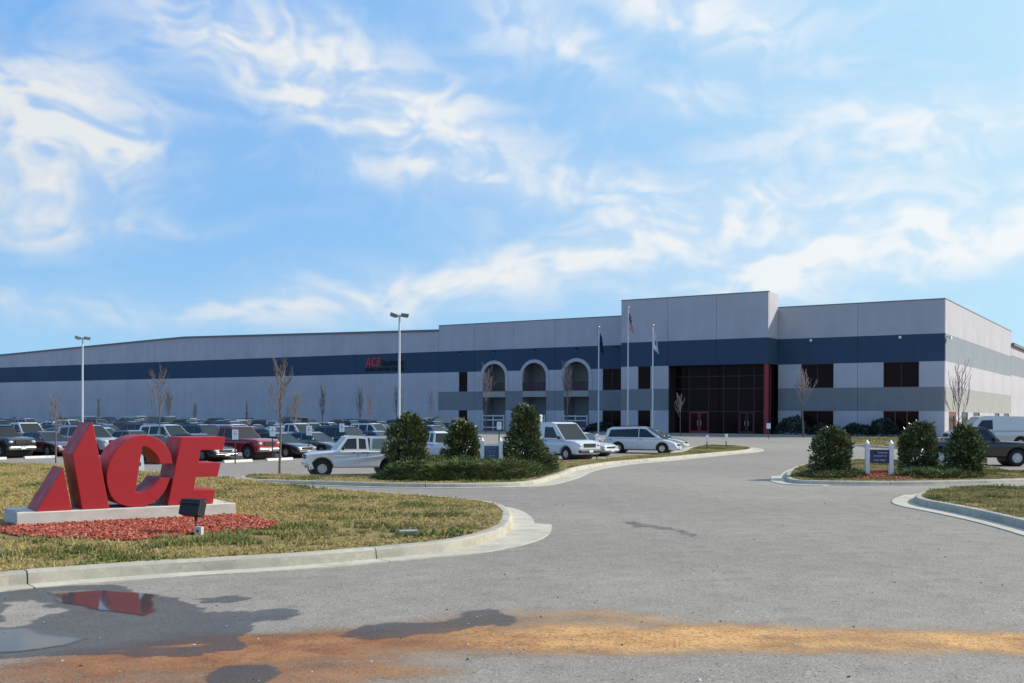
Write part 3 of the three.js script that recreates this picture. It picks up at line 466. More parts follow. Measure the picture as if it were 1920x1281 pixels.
// ---------------------------------------------------------------- the letter sign
{
  const P = [-9.889, -20.802], turn = Math.atan2(0.572, 0.82);
  const S = thing('letter_sign', 'large red block letters standing on a whitish concrete plinth in the lawn', 'sign', [P[0], 0.185, P[1]], turn);
  const red = new THREE.MeshPhysicalMaterial({ color: rgb(0.42, 0.024, 0.03), roughness: 0.7, specularIntensity: 0.6, bumpMap: wallBump, bumpScale: 0.0006, roughnessMap: tex(256, (x, y, s) => 0.75 + (wrapN(x, y, s, 5) - 0.5) * 0.6, false) });
  const stain = tex(512, (x, y, s) => { const n = wrapN(x, y, s, 7), m = wrapN(x * 3 % s, y, s, 4); let v = 226 + (n - 0.5) * 50 + (hash(x, y) - 0.5) * 14; if (m > 0.62 && n > 0.55) v -= 46; return [v, v * 0.985, v * 0.955]; });
  const plinth = boxUV(new THREE.ExtrudeGeometry(shapeOf([[0, 0], [4.5, 0], [4.5, -1.5], [0, -1.5]].map(([x, z]) => [x, -z])), { depth: 0.3, bevelEnabled: true, bevelSize: 0.012, bevelThickness: 0.012, bevelSegments: 1, bevelOffset: -0.012 }).rotateX(-Math.PI / 2), 0.45);
  mesh('plinth', plinth, new THREE.MeshStandardMaterial({ color: rgb(0.80, 0.775, 0.73), map: stain, bumpMap: concreteBump, bumpScale: 0.004, roughness: 0.9 }), S);
  const letter = (label, shapes) => { const g = merge(shapes.map((s) => new THREE.ExtrudeGeometry(s, { depth: 1.0, bevelEnabled: true, bevelSize: 0.008, bevelThickness: 0.008, bevelSegments: 1, bevelOffset: -0.008, curveSegments: 10 }))); const o = mesh('letter', boxUV(toCreasedNormals(g, 0.3), 1).translate(0, -0.185 - 0.003, -1.12), red, S); o.userData.label = label; };
  letter('red letter A in two slanted pieces', [shapeOf([[0.372, 0.505], [1.049, 0.505], [0.885, 1.384]]), shapeOf([[1.062, 1.658], [1.259, 0.505], [1.796, 0.505], [1.454, 2.312], [1.417, 2.312]])]);
  { const out = [[3.116, 1.415], [3.064, 1.64], [2.91, 1.875], [2.69, 2.01], [2.47, 2.037], [2.21, 1.965], [1.983, 1.793], [1.823, 1.528], [1.745, 1.23], [1.762, 0.962], [1.859, 0.725], [2.021, 0.584], [2.282, 0.505], [2.547, 0.525], [2.78, 0.636], [2.949, 0.818], [3.067, 1.106]], inn = [[2.839, 1.115], [2.762, 1.0], [2.611, 0.885], [2.45, 0.815], [2.33, 0.83], [2.345, 1.1], [2.40, 1.45], [2.47, 1.79], [2.574, 1.785], [2.725, 1.663], [2.81, 1.542], [2.858, 1.411]];
    const c = new THREE.Shape(); c.moveTo(...out[0]); c.splineThru(out.slice(1).map((p) => new THREE.Vector2(...p))); c.lineTo(...inn[0]); c.splineThru(inn.slice(1, 5).map((p) => new THREE.Vector2(...p))); c.lineTo(...inn[7]); c.splineThru(inn.slice(8).map((p) => new THREE.Vector2(...p))); letter('red rounded letter C', [c]); }
  letter('red letter E with three arms', [shapeOf([[3.303, 1.99], [3.018, 0.505], [4.014, 0.505], [4.067, 0.811], [3.587, 0.82], [3.632, 1.106], [4.119, 1.106], [4.19, 1.412], [3.69, 1.412], [3.734, 1.699], [4.243, 1.699], [4.296, 1.99]])]);
  // floodlight at its foot
  const F = thing('floodlight', 'black floodlight on a short stake in the red mulch before the letters', 'floodlight', [-6.05, 0.19, -19.95], -0.25), blk = mat(0.012, 0.012, 0.013, 0.5);
  const head = mesh('lamp_head', new THREE.ExtrudeGeometry(shapeOf([[-0.2, -0.13], [0.2, -0.15], [0.2, 0.12], [-0.2, 0.14]]), { depth: 0.2, bevelEnabled: true, bevelSize: 0.015, bevelThickness: 0.02, bevelSegments: 2 }).rotateX(-0.35).translate(-0.07, 0.47, -0.08), blk, F);
  mesh('visor', new THREE.BoxGeometry(0.46, 0.012, 0.3).rotateX(0.22).translate(-0.07, 0.64, 0.0), blk, F); mesh('yoke', bar([0, 0.26, 0], [-0.03, 0.44, 0], 0.03), blk, F); mesh('stake', bar([0, -0.01, 0], [0, 0.27, 0], 0.022, 10), mat(0.1, 0.1, 0.1, 0.6), F);
  const jb = mesh('junction_box', box(0.14, 0.16, 0.1, 0.1, 0.075, 0.06), mat(0.5, 0.5, 0.46, 0.6), F); mesh('knockout', cyl(0.022, 0.022, 0.01, 10).rotateX(Math.PI / 2).translate(0.1, 0.08, 0.115), blk, jb);
  // small in-ground cover by the kerb
  const U = thing('utility_cover', 'small grey utility box lid set in the grass near the kerb', 'utility lid', [[-1.998, 0.166, -20.400][0], 0.185, -20.2], 0.3); mesh('rim', box(0.42, 0.05, 0.32, 0, 0.025, 0), mat(0.16, 0.16, 0.16, 0.8), U); mesh('lid', box(0.36, 0.02, 0.27, 0, 0.062, 0), mat(0.32, 0.33, 0.33, 0.7), U);
}
// printed faces
function canvasTex(w, h, draw) { const c = document.createElement('canvas'); c.width = w; c.height = h; draw(c.getContext('2d'), w, h); const t = new THREE.CanvasTexture(c); t.colorSpace = THREE.SRGBColorSpace; return t; }
const scribble = (g, x, y, w, h, seed, col) => { const f = rng(seed); g.fillStyle = col; for (let p = x; p < x + w - 4;) { const lw = 5 + f() * 7; g.fillRect(p, y + (f() < 0.3 ? 0 : h * 0.25), lw * 0.35, h * (f() < 0.3 ? 1 : 0.75)); g.fillRect(p, y + h * (0.25 + 0.5 * f()), lw, h * 0.18); p += lw + 3 + (f() < 0.15 ? 8 : 0); } };
// directory signs on two white posts
function postSign(label, [x, z], y, turn, face, w, hBoard, yBoard, post, hasFrame) {
  const o = thing('post_sign', label, 'sign', [x, y, z], turn, 'white posted signs at the drive'), white = mat(0.74, 0.74, 0.76, 0.6), s = post / 2;
  for (const q of [-1, 1]) { const g = mergeGeometries([plain(box(s * 2, 1.32, s * 2, q * w / 2, 0.65, 0)), plain(new THREE.ConeGeometry(s * 1.41, 0.16, 4).rotateY(Math.PI / 4).translate(q * w / 2, 1.39, 0))]); mesh('post', g, white, o); }
  if (hasFrame) mesh('crosspiece', box(w - post, 0.09, 0.07, 0, yBoard + hBoard / 2 + 0.048, 0), white, o);
  mesh('board', box(w - post, hBoard, 0.05, 0, yBoard, 0), mat(0.055, 0.06, 0.115, 0.5), o);
  mesh('printing', new THREE.PlaneGeometry((w - post) * 0.98, hBoard * 0.98).translate(0, yBoard, 0.029), new THREE.MeshStandardMaterial({ map: face, roughness: 0.6 }), o);
}
const faceA = canvasTex(256, 224, (g, w, h) => { g.fillStyle = '#4a5470'; g.fillRect(0, 0, w, h); scribble(g, 22, 16, 80, 26, 1, '#8b93a6'); scribble(g, 126, 14, 90, 26, 2, '#8b93a6'); scribble(g, 56, 74, 150, 24, 3, '#8b93a6'); scribble(g, 60, 112, 130, 22, 4, '#7d869b'); scribble(g, 60, 160, 124, 30, 5, '#c3c6d8'); });
const faceB = canvasTex(256, 192, (g, w, h) => { g.fillStyle = '#3a3d58'; g.fillRect(0, 0, w, h); g.fillStyle = '#1a1a2a'; g.beginPath(); g.arc(78, 44, 18, 0, 7); g.fill(); scribble(g, 104, 28, 138, 24, 6, '#c8c9da'); scribble(g, 52, 74, 176, 26, 7, '#c8c9da'); scribble(g, 56, 130, 150, 32, 8, '#d8d9e8'); });
postSign('white two post sign with slate board among the junipers on the left island', [-0.824, -42.281], 0.14, 0.02, faceA, 0.74, 0.5, 0.86, 0.15, true);
postSign('white two post sign with navy board between the shrubs on the right island', [14.597, -41.310], 0.14, -0.1, faceB, 0.92, 0.54, 0.8, 0.16, false);

// ---------------------------------------------------------------- vehicles
const glassM = new THREE.MeshPhysicalMaterial({ color: rgb(0.012, 0.015, 0.018), roughness: 0.05, ior: 1.52 });
const tyreM = mat(0.016, 0.016, 0.017, 0.85), rimM = mat(0.42, 0.42, 0.43, 0.35, { metalness: 0.6 }), blackP = mat(0.014, 0.014, 0.015, 0.6), chrome = mat(0.55, 0.55, 0.56, 0.22, { metalness: 0.9 }), lampM = new THREE.MeshPhysicalMaterial({ color: rgb(0.5, 0.5, 0.5), roughness: 0.12, clearcoat: 1 }), tailM = new THREE.MeshPhysicalMaterial({ color: rgb(0.3, 0.008, 0.01), roughness: 0.2, clearcoat: 1 }), plateM = mat(0.75, 0.75, 0.75, 0.5);
const paintOf = (r, g, b) => new THREE.MeshPhysicalMaterial({ color: rgb(r, g, b), roughness: 0.35, clearcoat: 1, clearcoatRoughness: 0.06 });
const PAINT = { white: paintOf(0.66, 0.66, 0.67), silver: paintOf(0.36, 0.37, 0.38), grey: paintOf(0.13, 0.135, 0.14), black: paintOf(0.012, 0.012, 0.014), navy: paintOf(0.018, 0.026, 0.06), blue: paintOf(0.05, 0.09, 0.2), red: paintOf(0.30, 0.012, 0.016), maroon: paintOf(0.085, 0.012, 0.018), green: paintOf(0.018, 0.05, 0.04), tan: paintOf(0.34, 0.29, 0.21), teal: paintOf(0.09, 0.15, 0.16) };
const SPECS = {
  sedan: { L: 4.7, W: 1.78, r: 0.33, xf: 1.42, xr: -1.38, sill: 0.24, top: [[2.33, 0.28], [2.37, 0.48], [2.28, 0.65], [1.92, 0.77], [1.02, 0.9], [-1.7, 0.95], [-2.22, 0.93], [-2.36, 0.74], [-2.34, 0.32]], cabin: [[-1.98, 0.93], [-1.3, 1.35], [-0.95, 1.41], [0, 1.42], [0.28, 1.385], [1.12, 0.89]], wins: [[[-1.42, 0.98], [-1.14, 1.31], [-0.36, 1.35], [-0.36, 0.98]], [[-0.28, 0.98], [-0.28, 1.35], [0.2, 1.32], [0.8, 0.98]]], Wt: 0.60, Wb: 0.83 },
  hatch: { L: 4.2, W: 1.74, r: 0.32, xf: 1.28, xr: -1.28, sill: 0.24, top: [[2.08, 0.28], [2.12, 0.5], [2.02, 0.68], [1.7, 0.82], [1.0, 0.94], [-1.9, 1.0], [-2.08, 0.86], [-2.08, 0.34]], cabin: [[-1.98, 0.98], [-1.7, 1.38], [-1.4, 1.46], [0, 1.49], [0.24, 1.45], [1.14, 0.93]], wins: [[[-1.6, 1.03], [-1.42, 1.37], [-0.4, 1.41], [-0.4, 1.02]], [[-0.32, 1.02], [-0.32, 1.41], [0.18, 1.38], [0.82, 1.02]]], Wt: 0.62, Wb: 0.82 },
  suv: { L: 4.7, W: 1.86, r: 0.37, xf: 1.42, xr: -1.36, sill: 0.32, top: [[2.28, 0.36], [2.33, 0.62], [2.26, 0.88], [1.94, 0.98], [1.06, 1.06], [-2.22, 1.1], [-2.34, 0.92], [-2.33, 0.4]], cabin: [[-2.28, 1.08], [-2.08, 1.66], [-1.85, 1.74], [-0.2, 1.77], [0.2, 1.73], [0.98, 1.05]], wins: [[[-2.02, 1.15], [-1.9, 1.6], [-1.2, 1.64], [-1.2, 1.13]], [[-1.1, 1.13], [-1.1, 1.65], [-0.26, 1.67], [-0.26, 1.13]], [[-0.17, 1.13], [-0.17, 1.67], [0.18, 1.64], [0.72, 1.13]]], Wt: 0.70, Wb: 0.88, rack: true },
  minivan: { L: 5.0, W: 1.94, r: 0.34, xf: 1.5, xr: -1.5, sill: 0.24, top: [[2.42, 0.26], [2.48, 0.48], [2.38, 0.7], [2.05, 0.84], [1.5, 0.97], [-2.36, 1.04], [-2.48, 0.82], [-2.46, 0.32]], cabin: [[-2.43, 1.02], [-2.24, 1.6], [-1.95, 1.72], [0, 1.76], [0.42, 1.71], [1.58, 0.96]], wins: [[[-2.18, 1.08], [-2.02, 1.57], [-0.1, 1.65], [-0.1, 1.07]], [[-0.06, 1.07], [-0.06, 1.65], [0.4, 1.61], [1.12, 1.07]]], Wt: 0.72, Wb: 0.92, rack: true },
  van: { L: 5.6, W: 2.0, r: 0.36, xf: 1.78, xr: -1.7, sill: 0.34, top: [[2.72, 0.38], [2.78, 0.66], [2.72, 0.98], [2.4, 1.1], [1.66, 1.16], [-2.72, 1.2], [-2.8, 0.92], [-2.78, 0.42]], cabin: [[-2.76, 1.18], [-2.68, 1.96], [-2.5, 2.06], [0.5, 2.1], [0.86, 2.04], [1.72, 1.14]], wins: [[[0.05, 1.24], [0.05, 1.86], [0.72, 1.84], [1.18, 1.24]]], Wt: 0.84, Wb: 0.95 },
  pickup: { L: 5.4, W: 1.92, r: 0.39, xf: 1.86, xr: -1.62, sill: 0.4, top: [[2.6, 0.44], [2.67, 0.7], [2.63, 1.04], [2.4, 1.13], [1.22, 1.18], [-0.62, 1.18], [-0.66, 1.14], [-2.62, 1.14], [-2.68, 1.0], [-2.66, 0.48]], cabin: [[-0.64, 1.16], [-0.5, 1.74], [-0.3, 1.8], [0.35, 1.81], [0.55, 1.78], [1.16, 1.13]], wins: [[[-0.44, 1.2], [-0.36, 1.7], [-0.02, 1.72], [-0.02, 1.2]], [[0.06, 1.2], [0.06, 1.72], [0.48, 1.69], [0.9, 1.2]]], Wt: 0.74, Wb: 0.9, bed: true },
};
SPECS.capped = { ...SPECS.pickup, L: 4.9, xf: 1.72, xr: -1.5, r: 0.37, arch: 0.15, bed: false, cap: true, top: [[2.36, 0.46], [2.45, 0.72], [2.42, 1.02], [2.2, 1.12], [1.1, 1.22], [-0.5, 1.24], [-0.52, 1.22], [-2.4, 1.22], [-2.46, 1.05], [-2.44, 0.5]],
  cabin: [[-0.5, 1.23], [-0.42, 1.82], [-0.25, 1.87], [0.4, 1.88], [0.58, 1.85], [1.1, 1.2]], wins: [[[-0.36, 1.28], [-0.32, 1.75], [0, 1.78], [0, 1.28]], [[0.1, 1.28], [0.1, 1.78], [0.52, 1.76], [0.86, 1.28]]] };
function carProto(kind, detail = true) {
  const s = SPECS[kind], car = new THREE.Group(), H2 = Math.max(...s.cabin.map((p) => p[1])), belt = s.cabin[0][1], ra = s.r + (s.arch ?? 0.075);
  // body side outline with wheel arches
  const sh = new THREE.Shape(), yb = s.sill, first = s.top[s.top.length - 1]; sh.moveTo(first[0], first[1]); sh.lineTo(first[0] + 0.12, yb);
  for (const xw of [s.xr, s.xf]) { const a = Math.asin(clamp((yb - s.r) / ra, -1, 1)), c = Math.cos(a) * ra; sh.lineTo(xw - c, yb); for (let k = 1; k <= 10; k++) { const t = mix(Math.PI - a, a, k / 10); sh.lineTo(xw + Math.cos(t) * ra, s.r + Math.sin(t) * ra); } }
  sh.lineTo(s.top[0][0] - 0.14, yb); for (const p of s.top.slice(0, -1)) sh.lineTo(...p);
  const shape = (g) => { const p = g.attributes.position; for (let i = 0; i < p.count; i++) { const x = p.getX(i), y = p.getY(i), q = clamp((Math.abs(x) - s.L * 0.27) / (s.L * 0.23)); let k = 1 - (x > 0 ? 0.13 : 0.08) * q * q; k *= 1 - 0.05 * sstep(0.55, 0.2, y) - 0.035 * sstep(belt - 0.25, belt + 0.1, y); p.setZ(i, p.getZ(i) * k); } return g; };
  const bt = 0.17, body = shape(new THREE.ExtrudeGeometry(sh, { depth: s.W - 2 * bt, bevelEnabled: true, bevelThickness: bt, bevelSize: 0.085, bevelOffset: -0.085, bevelSegments: 4, curveSegments: 6 }).translate(0, 0, -s.W / 2 + bt));
  mesh('body', toCreasedNormals(plain(body), 0.7), PAINT.white, car);
  const half = (y) => s.W / 2 * mix(s.Wb, s.Wt, clamp((y - belt) / (H2 - belt), 0, 1)) * 1.0;
  const taper = (g, f) => { const p = g.attributes.position; for (let i = 0; i < p.count; i++) p.setZ(i, f(p.getZ(i), p.getY(i))); g.computeVertexNormals(); return g; };
  mesh('windows', taper(plain(new THREE.ExtrudeGeometry(shapeOf(s.cabin), { depth: 1, bevelEnabled: false })), (z, y) => (z - 0.5) * 2 * (half(y) - 0.012)), glassM, car);
  // pillars and roof in body colour
  const frames = []; for (const sg of [-1, 1]) { const f = shapeOf(s.cabin); for (const w of s.wins) f.holes.push(new THREE.Path(w.map(([x, y]) => new THREE.Vector2(x, y)))); frames.push(taper(plain(new THREE.ExtrudeGeometry(f, { depth: 1, bevelEnabled: false })), (z, y) => sg * (half(y) - 0.05 + z * 0.06))); }
  mesh('pillars', merge(frames), PAINT.white, car);
  const c = s.cabin, n = c.length, rear = c[1], frontT = c[n - 2], line = c.slice(1, n - 1);
  const roof = [...line.map(([x, y]) => [x, y + 0.028]), ...line.slice().reverse().map(([x, y]) => [x, y - 0.03])];
  roof[0][0] -= 0.05; roof[0][1] -= 0.05; roof[line.length - 1][0] += 0.06; roof[line.length - 1][1] -= 0.045;
  mesh('roof', taper(plain(new THREE.ExtrudeGeometry(shapeOf(roof), { depth: 1, bevelEnabled: false })), (z, y) => (z - 0.5) * 2 * (half(Math.min(y, H2)) + 0.008)), PAINT.white, car);
  // wheels
  const tyre = new THREE.LatheGeometry([[s.r * 0.6, -0.1], [s.r * 0.93, -0.11], [s.r, -0.07], [s.r, 0.07], [s.r * 0.93, 0.11], [s.r * 0.6, 0.1]].map(([x, y]) => new THREE.Vector2(x, y)), 22).rotateX(Math.PI / 2);
  const rim = (() => { const l = [new THREE.CylinderGeometry(s.r * 0.6, s.r * 0.63, 0.15, 18).rotateX(Math.PI / 2)]; return merge(l); })(), hub = merge([...Array.from({ length: 5 }, (_, k) => box(s.r * 0.16, s.r * 0.42, 0.012, 0, s.r * 0.33, 0).rotateZ(k * 1.2566)), new THREE.CylinderGeometry(s.r * 0.15, s.r * 0.15, 0.02, 12).rotateX(Math.PI / 2)]);
  for (const x of [s.xf, s.xr]) for (const q of [-1, 1]) { const w = group('wheel', car); w.position.set(x, s.r, q * (s.W / 2 - 0.15)); mesh('tyre', tyre, tyreM, w); mesh('rim', rim, rimM, w); if (detail) { const h = mesh('spokes', hub, chrome, w); h.position.z = q * 0.082; } }
  mesh('underside', box(s.L * 0.9, 0.22, s.W - 0.5, 0, s.sill + 0.1, 0), blackP, car);
  const wellG = (x) => new THREE.CylinderGeometry(ra - 0.02, ra - 0.02, s.W - 0.42, 16, 1, false).rotateX(Math.PI / 2).translate(x, s.r + 0.02, 0);
  mesh('wheel_wells', merge([wellG(s.xf), wellG(s.xr)]), blackP, car);
  const fx = s.top[1][0], fy = s.top[1][1], tall = kind === 'pickup' || kind === 'capped' || kind === 'van' || kind === 'suv', zl = s.W / 2 * 0.87;
  for (const q of [-1, 1]) {
    mesh('headlight', new THREE.SphereGeometry(1, 12, 8).scale(0.13, tall ? 0.1 : 0.075, 0.2).rotateY(q * 0.45).translate(fx - (tall ? 0.12 : 0.15), fy + (tall ? 0.2 : 0.11), q * (zl - 0.2)), lampM, car);
    mesh('taillight', box(0.1, tall ? 0.42 : 0.18, 0.24, s.top[s.top.length - 2][0] + 0.045, s.top[s.top.length - 2][1] - (tall ? 0.18 : 0.02), q * (s.W / 2 * 0.92 - 0.16)), tailM, car);
    const mx = c[n - 1][0] - 0.34; mesh('mirror', new THREE.SphereGeometry(0.1, 8, 6).scale(0.6, tall ? 1.1 : 0.75, 1.1).translate(mx, belt + 0.1, q * (half(belt) + 0.13)), kind === 'minivan' || kind === 'sedan' || kind === 'hatch' ? PAINT.white : blackP, car);
  }
  mesh('grille', box(0.08, tall ? 0.2 : 0.1, s.W * 0.44, fx - 0.025, fy + (tall ? 0.19 : 0.1), 0), blackP, car);
  mesh('bumper', new THREE.CapsuleGeometry(0.1, s.W * 0.76, 4, 10).rotateX(Math.PI / 2).scale(1, tall ? 1.1 : 0.9, 1).translate(fx - 0.02, fy - (tall ? 0.13 : 0.1), 0), tall && kind !== 'suv' ? (kind === 'van' ? mat(0.05, 0.05, 0.05, 0.6) : chrome) : PAINT.white, car);
  mesh('bumper', new THREE.CapsuleGeometry(0.09, s.W * 0.74, 4, 10).rotateX(Math.PI / 2).translate(-s.L / 2 - 0.01, s.sill + 0.22, 0), tall && kind !== 'suv' ? chrome : PAINT.white, car);
  mesh('plate', box(0.012, 0.13, 0.3, fx + 0.09, fy - (tall ? 0.13 : 0.1), 0), plateM, car);
  if (detail) { const hs = []; for (const w of s.wins) { const x = Math.min(...w.map((p) => p[0])) + 0.16; for (const q of [-1, 1]) hs.push(box(0.17, 0.035, 0.03, x, belt - 0.12, q * (s.W / 2 - 0.035))); } mesh('door_handles', merge(hs), blackP, car);
    const seams = []; for (const w of s.wins) { const x = Math.min(...w.map((p) => p[0])) - 0.05; for (const q of [-1, 1]) seams.push(box(0.016, belt - s.sill - 0.2, 0.012, x, (belt + s.sill) / 2 + 0.02, q * (s.W / 2 - 0.018))); } mesh('door_seams', merge(seams), blackP, car); }
  if (s.rack) mesh('roof_rack', merge([-1, 1].flatMap((q) => [bar([-1.6, H2 + 0.05, q * 0.52], [0, H2 + 0.06, q * 0.52], 0.022), bar([-1.58, H2 - 0.02, q * 0.52], [-1.58, H2 + 0.05, q * 0.52], 0.02), bar([0, H2 - 0.02, q * 0.52], [0, H2 + 0.05, q * 0.52], 0.02)])), blackP, car);
  if (s.bed) mesh('cargo_bed', merge([box(1.86, 0.02, s.W * 0.8, -1.66, 1.142, 0)]), blackP, car);
  if (s.cap) {
    const cap = [[-2.42, 1.22], [-2.3, 1.76], [-2.16, 1.86], [-0.56, 1.87], [-0.52, 1.22]], cg = taper(plain(new THREE.ExtrudeGeometry(shapeOf(cap), { depth: 1, bevelEnabled: false })), (z, y) => (z - 0.5) * 2 * mix(s.W / 2 * 0.92, s.W / 2 * 0.78, clamp((y - 1.22) / 0.65)));
    const cp = mesh('bed_cap', cg, PAINT.white, car);
    for (const q of [-1, 1]) mesh('cap_window', taper(plain(new THREE.ExtrudeGeometry(shapeOf([[-2.28, 1.3], [-2.18, 1.7], [-2.1, 1.76], [-0.68, 1.78], [-0.64, 1.3]]), { depth: 1, bevelEnabled: false })), (z, y) => q * (mix(s.W / 2 * 0.92, s.W / 2 * 0.78, clamp((y - 1.22) / 0.65)) + 0.004 + z * 0.008)), new THREE.MeshPhysicalMaterial({ color: rgb(0.16, 0.22, 0.21), roughness: 0.06 }), cp);
  }
  return car;
}
const protos = {}; const proto = (k) => (protos[k] ??= carProto(k));
const KINDN = { sedan: ['sedan', 'car'], hatch: ['hatchback', 'car'], suv: ['sport_utility_vehicle', 'car'], minivan: ['minivan', 'minivan'], van: ['cargo_van', 'van'], pickup: ['pickup_truck', 'pickup truck'], capped: ['pickup_truck', 'pickup truck'] };
function park(kind, colour, x, z, heading, label, grp, scale = 1) { // heading: direction of the nose as [x, z]
  const o = proto(kind).clone(); o.name = numbered(KINDN[kind][0]); o.userData = { label, category: KINDN[kind][1] }; if (grp) o.userData.group = grp;
  o.traverse((m) => { if (m.isMesh && m.material === PAINT.white) m.material = PAINT[colour]; });
  o.position.set(x, 0, z); o.rotation.y = Math.atan2(-heading[1], heading[0]); o.scale.setScalar(scale); scene.add(o); return o;
}
const nose = (kind, [x, z], [hx, hz], s = 1) => [x - hx * SPECS[kind].L / 2 * s, z - hz * SPECS[kind].L / 2 * s];
const EH = [0.839, 0.544];
park('capped', 'white', -6.45, -43.0, [-0.95, 0.31], 'white extended cab pickup with windowed bed cap beside the left island', undefined, 0.86);
{ const h = [0.66, 0.75]; park('van', 'white', ...nose('van', [4.361, -57.691], h), h, 'white cargo van parked beside the tall conical shrub'); }
{ const h = [0.74, 0.67]; park('sedan', 'silver', ...nose('sedan', [6.105, -63.879], h), h, 'silver sedan parked between the white cargo van and the white minivan'); }
{ const h = [0.94, 0.34]; park('minivan', 'white', ...nose('minivan', [11.193, -69.436], h), h, 'white minivan with dark windows and roof rack beside the grass strip'); }
{ const h = [0.92, 0.39]; park('sedan', 'white', ...nose('sedan', [12.756, -75.998], h), h, 'white sedan mostly hidden behind the white minivan'); }
{ const h = [0.99, 0.14]; park('pickup', 'black', 24.1, -54.7, h, 'black pickup truck at the right edge behind the right island', undefined, 1.1); }
{ const h = [-0.99, -0.1]; park('van', 'white', 39.2, -85.5, h, 'long white van parked beyond the black pickup at the right edge', undefined, 1.24); }
{ const h = [-0.6, -0.8]; park('pickup', 'white', -3.75, -55.2, h, 'white pickup half hidden between the two left shrubs on the left island', undefined, 0.9); }

// the car park: rows square to the warehouse front, noses mostly towards the drive
{
  const ord = ['first', 'second', 'third', 'fourth', 'fifth', 'sixth', 'seventh', 'eighth', 'ninth', 'tenth', 'eleventh', 'twelfth', 'thirteenth', 'fourteenth', 'fifteenth', 'sixteenth', 'seventeenth', 'eighteenth', 'nineteenth', 'twentieth', 'twenty-first', 'twenty-second', 'twenty-third', 'twenty-fourth', 'twenty-fifth', 'twenty-sixth', 'twenty-seventh', 'twenty-eighth'];
  const f = rng(5), rows = [];
  const fixed = { '0:0': ['sedan', 'navy'], '0:1': ['sedan', 'black'], '0:2': ['pickup', 'red'], '0:3': ['sedan', 'black'], '0:4': ['sedan', 'grey'], '0:5': ['suv', 'navy'], '0:6': ['sedan', 'blue'], '0:7': ['sedan', 'black'], '1:0': ['sedan', 'black'], '1:1': ['pickup', 'black'], '1:2': ['sedan', 'maroon'], '1:3': ['suv', 'silver'], '1:4': ['sedan', 'grey'], '1:5': ['suv', 'white'], '1:7': ['suv', 'white'], '1:9': ['pickup', 'white'], '1:12': ['suv', 'white'], '2:0': ['sedan', 'blue'], '2:1': ['minivan', 'white'], '2:2': ['suv', 'maroon'], '2:3': ['pickup', 'white'] };
  for (let k = 0; k < 11; k++) {
    const E = -42 - 12 * k, list = []; let i = 0;
    const b0 = [34.6, 30.6, 34, 40, 46, 50, 55, 60, 66, 72, 78][k];
    for (let b = b0; b < 121; b += 2.95, i++) {
      const x = E * 0.839 + b * 0.544, z = E * 0.544 - b * 0.839, px = 960 + 1950 * x / -z;
      if (px < -60 || px > 905) continue;
      if (k === 0 && px > 880) continue;
      const far = -z > 112, key = k + ':' + i;
      if (!fixed[key] && f() < (far ? 0.34 : 0.06)) continue;
      let kind = 'sedan', q = f(); if (q > 0.5) kind = 'suv'; if (q > 0.72) kind = 'minivan'; if (q > 0.8) kind = 'pickup'; if (q > 0.9) kind = 'hatch'; if (far && q > 0.2 && q < 0.5) kind = 'suv'; if (-z > 135 && q > 0.86) kind = 'van';
      let col = ['black', 'navy', 'silver', 'white', 'grey', 'black', 'maroon', 'navy', 'green', 'blue', 'tan', 'silver', 'teal', 'white', 'red', 'black'][Math.floor(f() * 16)]; if (f() < (far ? 0.45 : 0.22)) col = f() < 0.5 ? 'black' : 'navy';
      if (fixed[key]) [kind, col] = fixed[key];
      list.push([kind, col, x + (f() - 0.5) * 0.25, z, f() < (k < 2 ? 0 : 0.25)]);
    }
    rows.push(list);
  }
  rows.forEach((list, k) => list.forEach(([kind, col, x, z, back], i) => {
    const a = (f() - 0.5) * 0.06, h0 = back ? [-EH[0], -EH[1]] : EH, h = [h0[0] * Math.cos(a) - h0[1] * Math.sin(a), h0[0] * Math.sin(a) + h0[1] * Math.cos(a)];
    const c = [x - EH[0] * SPECS[kind].L / 2, z - EH[1] * SPECS[kind].L / 2];
    const nm = { sedan: 'sedan', hatch: 'hatchback', suv: 'sport utility vehicle', minivan: 'minivan', van: 'van', pickup: 'pickup truck' }[kind];
    const label = k === 0 && i === 2 ? 'red pickup truck in the nearest parking row beside the letter sign' : `${col} ${nm}, ${ord[i] || 'last'} from the near end of the ${ord[k]} parking row`;
    park(kind, col, c[0], c[1], h, label, 'cars parked in the rows before the warehouse');
  }));
  console.log('cars', rows.map((r) => r.length).join(' '), rows.reduce((s, r) => s + r.length, 0));
}
// concrete wheel stops before the nearest row
for (let i = 0; i < 5; i++) { const b = 34.6 + 2.95 * i, E = -41.3; const g = new THREE.ExtrudeGeometry(shapeOf([[-0.09, 0], [0.09, 0], [0.06, 0.13], [-0.06, 0.13]]), { depth: 1.9, bevelEnabled: false }).translate(0, 0, -0.95); const o = single('wheel_stop', g, mat(0.68, 0.67, 0.63, 0.85), `pale concrete wheel stop, ${['first', 'second', 'third', 'fourth', 'fifth'][i]} from the left in the nearest row`, 'wheel stop', 'wheel stops before the nearest row'); o.position.set(E * 0.839 + b * 0.544, 0.002, E * 0.544 - b * 0.839); o.rotation.y = -0.5753; }
for (let i = 0; i < 2; i++) { const b = 31.2 + 2.95 * i, E = -53.3; const g = new THREE.ExtrudeGeometry(shapeOf([[-0.09, 0], [0.09, 0], [0.06, 0.13], [-0.06, 0.13]]), { depth: 1.9, bevelEnabled: false }).translate(0, 0, -0.95); const o = single('wheel_stop', g, mat(0.68, 0.67, 0.63, 0.85), `pale concrete wheel stop, ${['first', 'second'][i]} from the left edge of the photo`, 'wheel stop', 'wheel stops before the second row'); o.position.set(E * 0.839 + b * 0.544, 0.002, E * 0.544 - b * 0.839); o.rotation.y = -0.5753; }
